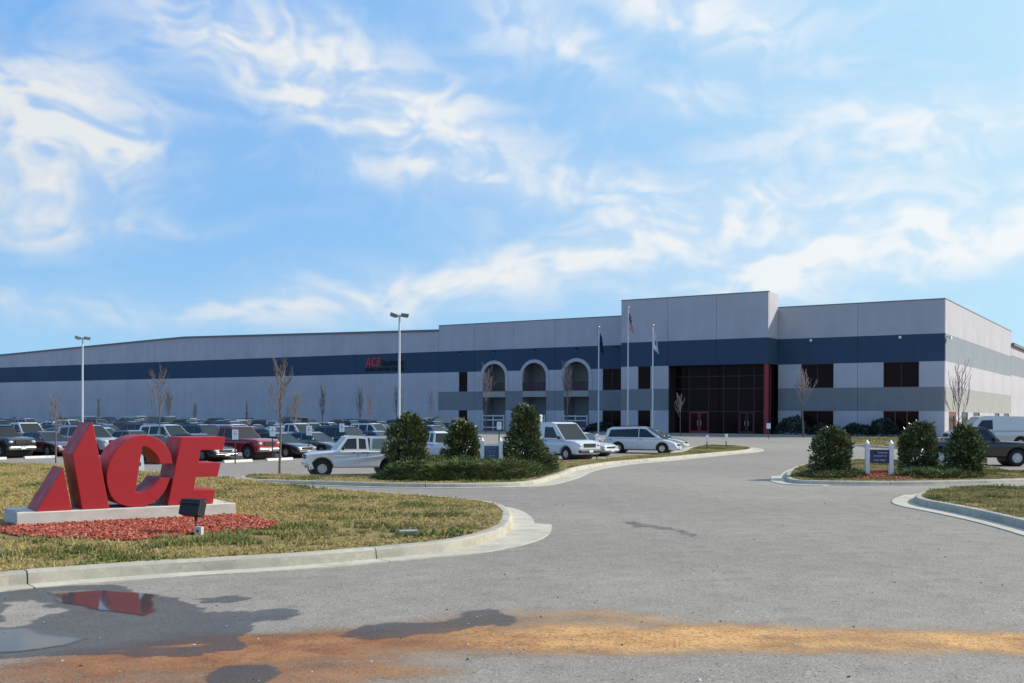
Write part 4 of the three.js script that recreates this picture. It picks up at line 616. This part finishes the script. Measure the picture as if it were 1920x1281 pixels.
// parking signs on thin posts
const accessFace = canvasTex(96, 160, (g, w, h) => { g.fillStyle = '#e8eaee'; g.fillRect(0, 0, w, h); g.strokeStyle = '#22304a'; g.fillStyle = '#22304a'; g.lineWidth = 7; g.beginPath(); g.arc(44, 28, 8, 0, 7); g.fill(); g.beginPath(); g.moveTo(44, 38); g.lineTo(46, 64); g.lineTo(66, 66); g.lineTo(72, 86); g.stroke(); g.beginPath(); g.arc(46, 74, 18, 1.2, 4.4); g.stroke(); scribble(g, 18, 112, 62, 10, 41, '#5a6478'); scribble(g, 22, 132, 54, 10, 42, '#5a6478'); });
const plainFace = canvasTex(64, 96, (g, w, h) => { g.fillStyle = '#e6e7ea'; g.fillRect(0, 0, w, h); scribble(g, 10, 20, 44, 12, 43, '#6a7488'); scribble(g, 12, 48, 40, 12, 44, '#6a7488'); });
function baySign(label, [x, z], h, w, face, turn, grp, hs) { const o = thing('parking_sign', label, 'sign', [x, 0, z], turn, grp), ph = hs ?? w * 1.7; mesh('post', box(0.06, h, 0.05, 0, h / 2, -0.04), mat(0.06, 0.065, 0.06, 0.6), o); mesh('plate', box(w, ph, 0.015, 0, h - ph / 2, 0), mat(0.7, 0.7, 0.72, 0.5), o); mesh('printing', new THREE.PlaneGeometry(w * 0.98, ph * 0.98).translate(0, h - ph / 2, 0.0095), new THREE.MeshStandardMaterial({ map: face, roughness: 0.5 }), o); }
const AG = 'reserved parking signs on posts';
baySign('white parking sign on a post in front of the red pickup truck', [-13.970, 1.701, -52.500].filter((_, i) => i !== 1), 1.72, 0.3, accessFace, 0.2, AG);
baySign('white parking sign on a post between the red pickup and the next dark car', [-12.891, 1.744, -56.000].filter((_, i) => i !== 1), 1.82, 0.3, accessFace, 0.2, AG);
baySign('white parking sign on a post behind the hood of the white capped pickup', [-11.704, 1.761, -60.000].filter((_, i) => i !== 1), 1.85, 0.33, accessFace, 0.2, AG);
baySign('white parking sign on a post above the cab roof of the white capped pickup', [-10.467, 1.820, -64.000].filter((_, i) => i !== 1), 1.95, 0.31, accessFace, 0.2, AG);
baySign('white parking sign on a post just above the slate board sign', [-0.737, 2.152, -60.000].filter((_, i) => i !== 1), 2.12, 0.26, accessFace, 0.15, AG);
baySign('white parking sign on a post right of the conical shrub top', [1.684, 2.788, -62.000].filter((_, i) => i !== 1), 2.55, 0.3, accessFace, 0.6, AG);
baySign('small white sign on a short post in the grass strip nearer the minivan', [14.237, -75.792], 1.14, 0.22, plainFace, 0.3, 'small signs on the grass strip', 0.5);
baySign('small white sign on a short post at the far end of the grass strip', [16.359, -79.295], 1.16, 0.26, plainFace, 0.3, 'small signs on the grass strip', 0.55);
baySign('small white sign on a post between the silver sedan and the white minivan', [4.790, -58.419], 1.5, 0.2, plainFace, 0.3, 'small signs on the grass strip', 0.6);
baySign('small white topped dark post standing before the glass entrance', [28.701, -116.306], 1.75, 0.45, plainFace, -0.4, undefined, 0.6);
// folding warning board on the tarmac, seen through the letter C
{ const o = thing('folding_board', 'small white folding warning board seen through the letter C', 'warning board', (([x, z]) => [x, 0.002, z])([-15.778, -44.111]), 0.3), w = mat(0.78, 0.78, 0.78, 0.5); for (const q of [-1, 1]) mesh('panel', new THREE.ExtrudeGeometry(shapeOf([[-0.2, 0], [0.2, 0], [0.13, 0.72], [-0.13, 0.72]]), { depth: 0.02, bevelEnabled: false }).rotateX(-q * 0.2).translate(0, 0, q * 0.15), w, o); mesh('mark', box(0.1, 0.16, 0.006, 0, 0.36, 0).rotateX(-0.2).translate(0, 0.01, 0.177), mat(0.05, 0.05, 0.05, 0.6), o); mesh('handle', box(0.2, 0.05, 0.06, 0, 0.735, 0.01), w, o); }

// ---------------------------------------------------------------- poles and flags
function lightPole(label, [x, z], h, turn) {
  const o = thing('light_pole', label, 'light pole', [x, 0, z], turn, 'tall car park light poles'), steel = mat(0.60, 0.61, 0.63, 0.5, { metalness: 0.15 }), fix = mat(0.16, 0.19, 0.18, 0.55);
  mesh('base', cyl(0.28, 0.26, 0.6, 16).translate(0, 0.3, 0), mat(0.5, 0.49, 0.46, 0.9), o); mesh('pole', new THREE.CylinderGeometry(0.075, 0.12, h - 0.6, 14).translate(0, 0.6 + (h - 0.6) / 2, 0), steel, o);
  mesh('arm', merge([box(1.1, 0.07, 0.07, 0, h - 0.12, 0)]), fix, o);
  for (const [q, tilt] of [[-1, 0.25], [1, -0.2]]) { const hd = mesh('lamp_head', new THREE.ExtrudeGeometry(shapeOf([[-0.28, 0.06], [0.28, 0.11], [0.26, -0.12], [-0.12, -0.16], [-0.28, -0.08]]), { depth: 0.42, bevelEnabled: true, bevelSize: 0.02, bevelThickness: 0.02, bevelSegments: 1 }).translate(0, 0, -0.21).rotateZ(tilt).rotateY(q < 0 ? Math.PI : 0).translate(q * 0.42, h - 0.02, 0), fix, o); mesh('lens', box(0.34, 0.015, 0.36).rotateZ(tilt * q).translate(q * 0.42, h - 0.165, 0), mat(0.5, 0.5, 0.5, 0.3), hd); }
}
lightPole('tall light pole with twin heads rising behind the left island shrubs', [-8.693, 1.589, -80.000].filter((_, i) => i !== 1), 10.2, 0.1);
lightPole('shorter looking light pole with twin heads behind the letter A', [-42.568, 1.178, -103.000].filter((_, i) => i !== 1), 10.0, 0.5);
const poleM = mat(0.62, 0.63, 0.66, 0.4, { metalness: 0.2 });
function flagPole(label, [x, , z], h, face, drop, seed) {
  const o = thing('flagpole', label, 'flagpole', [x, 0, z], 0.2, 'flagpoles before the entrance'); mesh('pole', new THREE.CylinderGeometry(0.07, 0.13, h, 14).translate(0, h / 2, 0), poleM, o); mesh('finial', new THREE.SphereGeometry(0.16, 12, 8).translate(0, h + 0.12, 0), mat(0.6, 0.5, 0.25, 0.3, { metalness: 0.7 }), o);
  const fl = thing('flag', label.replace(/^.*? with an? /, 'limp ').replace(/ on it.*$/, ' hanging from its flagpole'), 'flag', [x, 0, z], 0.2, 'flags hanging on the poles'), g = new THREE.PlaneGeometry(1, 1, 14, 20), p = g.attributes.position, f = rng(seed), ph = f() * 6;
  for (let i = 0; i < p.count; i++) { const u = p.getX(i) + 0.5, v = p.getY(i) + 0.5; const fall = 0.25 + 0.3 * (1 - v); p.setXYZ(i, 0.1 + u * fall * 1.35 + 0.05 * Math.sin(v * 5 + ph), h - 0.5 - drop * (1 - v) - u * (0.75 + 0.5 * Math.sin(v * 3)), 0.11 * Math.sin(u * 15 + v * 4 + ph) * (0.4 + u)); }
  g.computeVertexNormals(); mesh('cloth', g, new THREE.MeshStandardMaterial({ map: face, side: THREE.DoubleSide, roughness: 0.9 }), fl); mesh('cord', bar([0.11, h - 0.55, 0], [0.13, h - 0.55 - drop, 0], 0.012), pale, fl);
}
const flagA = canvasTex(128, 128, (g) => { for (let i = 0; i < 13; i++) { g.fillStyle = i % 2 ? '#e8e4e4' : '#b0353c'; g.fillRect(0, i * 128 / 13, 128, 128 / 13 + 1); } g.fillStyle = '#2a3358'; g.fillRect(0, 0, 52, 69); });
const flagB = canvasTex(32, 32, (g) => { g.fillStyle = '#26314f'; g.fillRect(0, 0, 32, 32); }), flagC = canvasTex(32, 32, (g) => { g.fillStyle = '#dfe2e8'; g.fillRect(0, 0, 32, 32); g.fillStyle = '#5a6a8a'; g.fillRect(8, 12, 12, 8); });
flagPole('left flagpole with a dark navy flag on it', [12.220, 0.960, -147.000], 14.9, flagB, 2.6, 1); flagPole('middle tallest flagpole with a red and white striped flag on it', [15.809, 1.031, -142.000], 17.2, flagA, 2.2, 2); flagPole('right flagpole with a pale flag on it', [18.655, 1.088, -138.000], 14.4, flagC, 2.4, 3);

// ---------------------------------------------------------------- bare trees
const barkM = mat(0.17, 0.135, 0.115, 0.95), twigM = mat(0.24, 0.18, 0.155, 0.95);
function bareTree(label, [x, z], h, seed, style = {}, y = 0, grp = 'leafless young trees') {
  const f = rng(seed), t = thing('bare_tree', label, 'tree', [x, y, z], f() * 6.28, grp), trunkH = h * (style.clear ?? 0.42), r0 = style.r ?? h * 0.011, up = style.up ?? 0.5, wood = [], tw = [];
  const lean = [(f() - 0.5) * 0.04 * h, (f() - 0.5) * 0.04 * h]; let prev = [0, -0.05, 0], segs = 7; const stem = [];
  for (let i = 1; i <= segs; i++) { const k = i / segs, p = [lean[0] * k + (f() - 0.5) * 0.012 * h, h * 0.92 * k, lean[1] * k + (f() - 0.5) * 0.012 * h]; wood.push(bar(prev, p, mix(r0, r0 * 0.25, (i - 1) / segs), 7, mix(r0, r0 * 0.25, k))); stem.push([prev, p]); prev = p; }
  mesh('trunk', merge(wood), barkM, t);
  const grow = (p, dir, len, r, lv) => {
    let q = p, d = dir.slice(); const n = lv > 1 ? 3 : 2;
    for (let i = 0; i < n; i++) { d = [d[0] + (f() - 0.5) * 0.35, d[1] + up * 0.16 + (f() - 0.5) * 0.2, d[2] + (f() - 0.5) * 0.35]; const l = Math.hypot(...d); d = d.map((v) => v / l); const e = q.map((v, k) => v + d[k] * len / n); tw.push(bar(q, e, r * (1 - i / n * 0.4), 4, r * (1 - (i + 1) / n * 0.4))); q = e;
      if (lv > 0) { const m = (style.fork ?? 1) + (f() < 0.6 ? 1 : 0); for (let j = 0; j < m; j++) { const a = f() * 6.28, s = 0.75; grow(q, [d[0] * 0.7 + Math.cos(a) * s * (1 - up * 0.6), d[1] + 0.35 * up + 0.1, d[2] * 0.7 + Math.sin(a) * s * (1 - up * 0.6)], len * (0.42 + f() * 0.22), Math.max(r * 0.55, style.rmin ?? 0.006), lv - 1); } } }
  };
  const nb = style.n ?? 12;
  for (let i = 0; i < nb; i++) { const k = i / nb, yy = mix(trunkH, h * 0.88, k), sg = stem.find((s) => s[1][1] >= yy) || stem[stem.length - 1], tt = clamp((yy - sg[0][1]) / (sg[1][1] - sg[0][1])), p = sg[0].map((v, j) => mix(v, sg[1][j], tt)), a = i * 2.4 + f(); grow(p, [Math.cos(a) * (1 - up * 0.55), 0.45 + up * 0.7, Math.sin(a) * (1 - up * 0.55)], h * (style.reach ?? 0.26) * (1 - k * 0.45), Math.max(r0 * 0.42, (style.rmin ?? 0.006) * 1.6), style.lv ?? 2); }
  mesh('crown', merge(tw), style.mat || twigM, t); return t;
}
const gxz = (p) => [p[0], p[2]];
bareTree('bare young tree on the grassy tip of the left island', [-9.115, -40.816], 4.7, 101, { r: 0.055, reach: 0.2, up: 0.55, n: 13, rmin: 0.007 }, 0.13);
bareTree('bare young tree rising behind the letter C', gxz([-20.305, 1.751, -60.000]), 5.3, 102, { r: 0.05, reach: 0.2, up: 0.5, n: 11, rmin: 0.009 });
bareTree('small bare tree left of the letter A', gxz([-22.797, 1.826, -52.000]), 3.5, 103, { r: 0.045, reach: 0.2, up: 0.7, n: 10, rmin: 0.007 });
const pear = { r: 0.09, reach: 0.26, up: 1.0, n: 20, fork: 1, clear: 0.25, rmin: 0.016, mat: mat(0.15, 0.15, 0.165, 0.95), lv: 2 };
[[185, 176, 5.2], [316, 172, 6.2], [366, 176, 4.6], [463, 172, 5.0], [605, 165, 6.6], [675, 160, 6.4], [747, 156, 6.6]].forEach(([px, d, h], i) => { const x = (px - 960) / 1950 * d; bareTree(`narrow dark upright tree before the warehouse wall, ${['first', 'second', 'third', 'fourth', 'fifth', 'sixth', 'seventh'][i]} from the left`, [x, -d], h, 120 + i, { ...pear, reach: [0.16, 0.26, 0.18, 0.15, 0.27, 0.26, 0.28][i] }, 0, 'upright trees along the warehouse wall'); });
bareTree('thin bare tree beside the parked cars below the wall lettering', gxz([-12.954, 1.406, -95.000]), 4.6, 140, { r: 0.04, reach: 0.2, up: 0.9, n: 10, rmin: 0.009 });
bareTree('bushy bare tree beyond the left island tree before the wall', gxz([-19.197, 1.409, -92.000]), 4.4, 141, { r: 0.06, reach: 0.26, up: 0.8, n: 16, rmin: 0.011, clear: 0.2 });
bareTree('thin bare tree at the left end of the grey band', gxz([-10.906, 0.926, -140.000]), 6.0, 142, { r: 0.05, reach: 0.2, up: 0.9, n: 10, rmin: 0.014 });
const pinkT = { mat: mat(0.34, 0.27, 0.26, 0.95), rmin: 0.018 };
bareTree('bare tree in front of the left arch', gxz([-3.761, 0.851, -150.000]), 9.2, 143, { ...pinkT, r: 0.09, reach: 0.26, up: 0.75, n: 12 });
bareTree('bare tree in front of the right arch', gxz([7.794, 0.950, -146.000]), 9.6, 144, { ...pinkT, r: 0.1, reach: 0.25, up: 0.85, n: 13 });
bareTree('small bare tree before the left side of the glass entrance', gxz([21.398, 1.167, -132.000]), 5.4, 145, { ...pinkT, r: 0.06, reach: 0.22, up: 0.8, n: 9 });
bareTree('bare tree with pale trunk right of the red column', gxz([35.287, 1.298, -126.000]), 7.6, 146, { ...pinkT, r: 0.13, reach: 0.26, up: 0.7, n: 13, clear: 0.5 });
bareTree('bare tree at the sunlit right corner of the building', gxz([50.655, 1.458, -118.000]), 7.8, 147, { ...pinkT, r: 0.09, reach: 0.34, up: 0.85, n: 12, clear: 0.22 });

// ---------------------------------------------------------------- shrubs: many single leaves on hidden stems
const leafM = new THREE.MeshPhysicalMaterial({ vertexColors: true, roughness: 0.34, side: THREE.DoubleSide });
function leafCloud(f, n, place, size, tint) {
  const pos = new Float32Array(n * 18), col = new Float32Array(n * 18), nor = new Float32Array(n * 18), a = new THREE.Vector3(), b = new THREE.Vector3(), c = new THREE.Vector3(), nrm = new THREE.Vector3();
  for (let i = 0; i < n; i++) {
    const { p, out } = place(f), l = size * (0.6 + f() * 0.8), w = l * (0.36 + f() * 0.12);
    a.set(out[0] + (f() - 0.5) * 1.3, out[1] + 0.35 + (f() - 0.5) * 1.2, out[2] + (f() - 0.5) * 1.3).normalize(); b.set(f() - 0.5, f() - 0.5, f() - 0.5).cross(a).normalize(); c.crossVectors(a, b);
    const droop = (f() - 0.35) * 0.25 * l, pts = [[0, 0, 0], [l * 0.5, w * 0.5, 0.02], [l, 0, -droop], [0, 0, 0], [l, 0, -droop], [l * 0.5, -w * 0.5, 0.02]], k = tint(f, p);
    for (let j = 0; j < 6; j++) { const [u, v, q] = pts[j], o = (i * 6 + j) * 3; for (let m = 0; m < 3; m++) { const e = m === 0 ? 'x' : m === 1 ? 'y' : 'z'; pos[o + m] = p[m] + a[e] * u + b[e] * v + c[e] * q; col[o + m] = k[m]; } }
    for (let t = 0; t < 2; t++) { const o = (i * 6 + t * 3) * 3; const e1 = [pos[o + 3] - pos[o], pos[o + 4] - pos[o + 1], pos[o + 5] - pos[o + 2]], e2 = [pos[o + 6] - pos[o], pos[o + 7] - pos[o + 1], pos[o + 8] - pos[o + 2]]; nrm.set(e1[1] * e2[2] - e1[2] * e2[1], e1[2] * e2[0] - e1[0] * e2[2], e1[0] * e2[1] - e1[1] * e2[0]).normalize(); for (let j = 0; j < 3; j++) nor.set([nrm.x, nrm.y, nrm.z], o + j * 3); }
  }
  const g = new THREE.BufferGeometry(); g.setAttribute('position', new THREE.BufferAttribute(pos, 3)); g.setAttribute('normal', new THREE.BufferAttribute(nor, 3)); g.setAttribute('color', new THREE.BufferAttribute(col, 3)); return g;
}
function shrub(label, [x, z], y, w, h, seed, profile, n = 5200) {
  const f = rng(seed), t = thing('shrub', label, 'shrub', [x, y, z], 0, 'broadleaf evergreen shrubs on the islands'), stems = [];
  for (let i = 0; i < 9; i++) { const a = f() * 6.28, r = f() * w * 0.3; stems.push(bar([Math.cos(a) * 0.06, -0.04, Math.sin(a) * 0.06], [Math.cos(a) * r, h * (0.45 + f() * 0.4), Math.sin(a) * r], 0.03, 5, 0.01)); }
  mesh('stems', merge(stems), barkM, t);
  const clumps = []; for (let i = 0; i < (profile === cone ? 420 : 230); i++) { const v = Math.pow(f(), profile === cone ? 1.45 : 1.0), a = f() * 6.28, R0 = profile(v) * w / 2, rr0 = R0 * (0.3 + 0.7 * Math.sqrt(f())) * (0.66 + 0.68 * vnoise(Math.cos(a) * 2.4 + seed, v * 5 + Math.sin(a) * 2.4)); clumps.push([Math.cos(a) * rr0, 0.05 + v * h * (0.84 + 0.2 * vnoise(Math.cos(a) * 2 + seed * 3, Math.sin(a) * 2)), Math.sin(a) * rr0, Math.cos(a), (v - 0.3) * 0.8, Math.sin(a), f()]); }
  const tint = (g, p) => { const k = 0.6 + g() * 0.75, pale2 = g() < 0.27; return pale2 ? [0.30 * k, 0.30 * k, 0.14 * k] : [0.095 * k, 0.112 * k, 0.04 * k]; };
  mesh('foliage', leafCloud(f, n, (g) => { const c = clumps[Math.floor(g() * clumps.length)], s = w * (profile === cone ? 0.10 * (1.15 - 0.75 * c[1] / h) : 0.13); return { p: [c[0] + (g() + g() - 1) * s, Math.max(0.04, c[1] + (g() + g() - 1) * s), c[2] + (g() + g() - 1) * s], out: [c[3], c[4], c[5]] }; }, 0.15, tint), leafM, t);
}
const egg = (v) => 0.78 + 0.5 * Math.sin(v * 2.5) - 0.95 * v * v * v, cone = (v) => 1.02 - 0.86 * v + 0.12 * Math.sin(v * 9), round = (v) => Math.sqrt(Math.max(0.05, 1 - Math.pow((v - 0.42) / 0.6, 2)));
shrub('tall oval shrub just behind the white capped pickup', [-4.034, -40.873], 0.13, 1.36, 2.35, 201, egg, 9000);
shrub('lower round shrub between the white pickup and the slate board sign', [-2.116, -45.087], 0.13, 1.35, 2.05, 202, round, 8000);
shrub('tall conical shrub left of the white cargo van', [0.604, -44.457], 0.13, 2.35, 2.75, 203, cone, 13000);
shrub('leftmost egg shaped shrub on the right island', [12.789, -41.527], 0.13, 1.16, 2.0, 204, egg, 8000);
shrub('wide round shrub right of the navy board sign', [17.134, -43.818], 0.13, 1.55, 2.0, 205, round, 9500);
shrub('round shrub in front of the black pickup truck', [18.697, -42.766], 0.13, 1.3, 1.95, 206, round, 8000);
// dark clipped shrubs along the building
function hedge(label, lx, lz, w, h, d, seed) {
  const f = rng(seed), c = Math.cos(-0.5753), s = Math.sin(-0.5753), t = thing('foundation_shrub', label, 'shrub', [54.4 + lx * c + lz * s, 0, -130.7 - lx * s + lz * c], -0.5753, 'dark shrubs along the building front');
  mesh('stems', merge([-0.3, 0, 0.3].map((q) => bar([q * w, -0.05, 0], [q * w, h * 0.6, 0], 0.08, 5, 0.03))), barkM, t);
  mesh('foliage', leafCloud(f, 1500, (g) => { const a = g() * 6.28, v = g(), u = g() * 2 - 1, k = Math.sqrt(Math.max(0.1, 1 - u * u)); return { p: [u * w / 2, (0.1 + v * 0.9 * k) * h * (0.75 + 0.35 * vnoise(u * 3 + seed, v)), (g() - 0.5) * d * k], out: [u * 0.5, v, g() - 0.5] }; }, 0.34, (g) => { const k = 0.5 + g() * 0.7; return [0.022 * k, 0.034 * k, 0.02 * k]; }), leafM, t);
}
hedge('low dark hedge below the right arch behind the left flagpole', -53.5, 2.6, 4.4, 1.5, 1.6, 301); hedge('low dark hedge before the window left of the tower', -47.3, 2.6, 5.0, 1.5, 1.6, 302); hedge('dark shrub mass right of the red column', -18.8, 2.2, 4.4, 2.5, 2, 303);
hedge('dark shrub before the left ground floor window of the right block', -14.6, 2.2, 3.6, 1.4, 1.8, 304); hedge('low dark shrub midway along the right block', -10.2, 2.2, 4.2, 1.5, 1.8, 305); hedge('taller dark shrub beside the red framed window', -6.9, 2.2, 3.6, 2.3, 1.8, 306); hedge('dark shrub at the corner of the right block', -2.6, 2.2, 3.4, 1.3, 1.8, 307); hedge('dark shrub at the left end of the arched front', -77.5, 2.4, 4, 2.0, 1.8, 308);
// spreading juniper on the islands
const sprayG = (() => { const f = rng(9), l = []; for (let i = 0; i < 9; i++) { const a = f() * 6.28, r = 0.35 + f() * 0.65, w = 0.035, x = Math.cos(a) * r, z = Math.sin(a) * r, y = 0.25 + f() * 0.55, g = new THREE.BufferGeometry(); g.setAttribute('position', new THREE.Float32BufferAttribute([0, 0, 0, x * 0.5 - z * w * 2, y * 0.6, z * 0.5 + x * w * 2, x, y, z, 0, 0, 0, x, y, z, x * 0.5 + z * w * 2, y * 0.6, z * 0.5 - x * w * 2], 3)); g.computeVertexNormals(); l.push(g); } return merge(l); })();
const juniperM = new THREE.MeshStandardMaterial({ color: 0xffffff, roughness: 0.85, side: THREE.DoubleSide });
function juniper(label, loop, y, perM2, h, seed, brown = 0.06) {
  const f = rng(seed); let x0 = 1e9, x1 = -1e9, z0 = 1e9, z1 = -1e9; for (const [x, z] of loop) { x0 = Math.min(x0, x); x1 = Math.max(x1, x); z0 = Math.min(z0, z); z1 = Math.max(z1, z); }
  const top = (x, z) => h * sstep(-0.02, 0.9, edgeDist(loop, x, z)) * (0.72 + 0.5 * fbm(x * 1.1, z * 1.1, 3)), pts = [];
  for (let i = 0; i < (x1 - x0) * (z1 - z0) * perM2; i++) { const x = mix(x0, x1, f()), z = mix(z0, z1, f()); if (inside(loop, x, z)) pts.push([x, z]); }
  const o = new THREE.InstancedMesh(sprayG, juniperM, pts.length); o.name = numbered('ground_cover'); o.castShadow = o.receiveShadow = true; o.userData = { kind: 'stuff', label, category: 'ground cover' };
  pts.forEach(([x, z], i) => { const s = 0.16 + f() * 0.14, u = Math.pow(f(), 0.5); M4.compose(V1.set(x, y + top(x, z) * u, z), Q4.setFromEuler(EU.set((f() - 0.5) * 0.8, f() * 6.28, (f() - 0.5) * 0.8)), V2.set(s * 1.25, s * (0.3 + f() * 0.45), s * 1.25)); o.setMatrixAt(i, M4); const k = 0.55 + f() * 0.9, b = f() < brown + 0.5 * sstep(0.56, 0.7, fbm(x * 0.9 + 5, z * 0.9, 3)) * brown * 4; o.setColorAt(i, b ? C4.setRGB(0.15 * k, 0.085 * k, 0.04 * k) : C4.setRGB(0.125 * k, 0.15 * k, 0.04 * k)); });
  scene.add(o);
}
juniper('low spreading dark green juniper covering the left island', smoothLoop([[-4.992, -38.262], [-3.801, -37.171], [-1.520, -37.333], [0.012, -38.027], [1.054, -40.638], [1.884, -45.638], [1.301, -50.277], [-1.511, -49.500], [-3.836, -46.893], [-4.653, -42.310]], 0.3), 0.13, 330, 0.52, 401);
juniper('low green juniper around the left shrub of the right island', smoothLoop([[11.392, -41.092], [11.862, -39.499], [13.429, -40.252], [14.590, -42.748], [14.330, -45.033], [12.677, -44.102]], 0.3), 0.13, 200, 0.2, 402, 0.1);
juniper('low green juniper under the right shrubs of the right island', smoothLoop([[14.932, -40.692], [15.721, -39.782], [17.764, -40.251], [19.216, -42.749], [19.117, -45.431], [16.644, -44.426]], 0.3), 0.13, 200, 0.24, 403, 0.1);
// fallen leaves and pebbles on the drive
{
  const f = rng(77), n = 420, o = new THREE.InstancedMesh(new THREE.IcosahedronGeometry(1, 0), mat(1, 1, 1, 0.9), n); o.name = numbered('grit'); o.castShadow = o.receiveShadow = true; o.userData = { kind: 'stuff', label: 'scattered pebbles and bits of grit on the drive', category: 'grit' };
  for (let i = 0; i < n; i++) { const d = 9.5 + Math.pow(f(), 1.6) * 24, x = (f() * 1.1 - 0.5) * d, s = 0.006 + f() * f() * 0.016; M4.compose(V1.set(x, s * 0.3, -d), Q4.setFromEuler(EU.set(f() * 3, f() * 6, f() * 3)), V2.set(s, s * 0.6, s * 1.2)); o.setMatrixAt(i, M4); const k = f() < 0.5 ? 0.05 + f() * 0.06 : 0.4 + f() * 0.3; o.setColorAt(i, C4.setRGB(k, k * 0.96, k * 0.88)); }
  scene.add(o);
}
renderer.render(scene, camera);
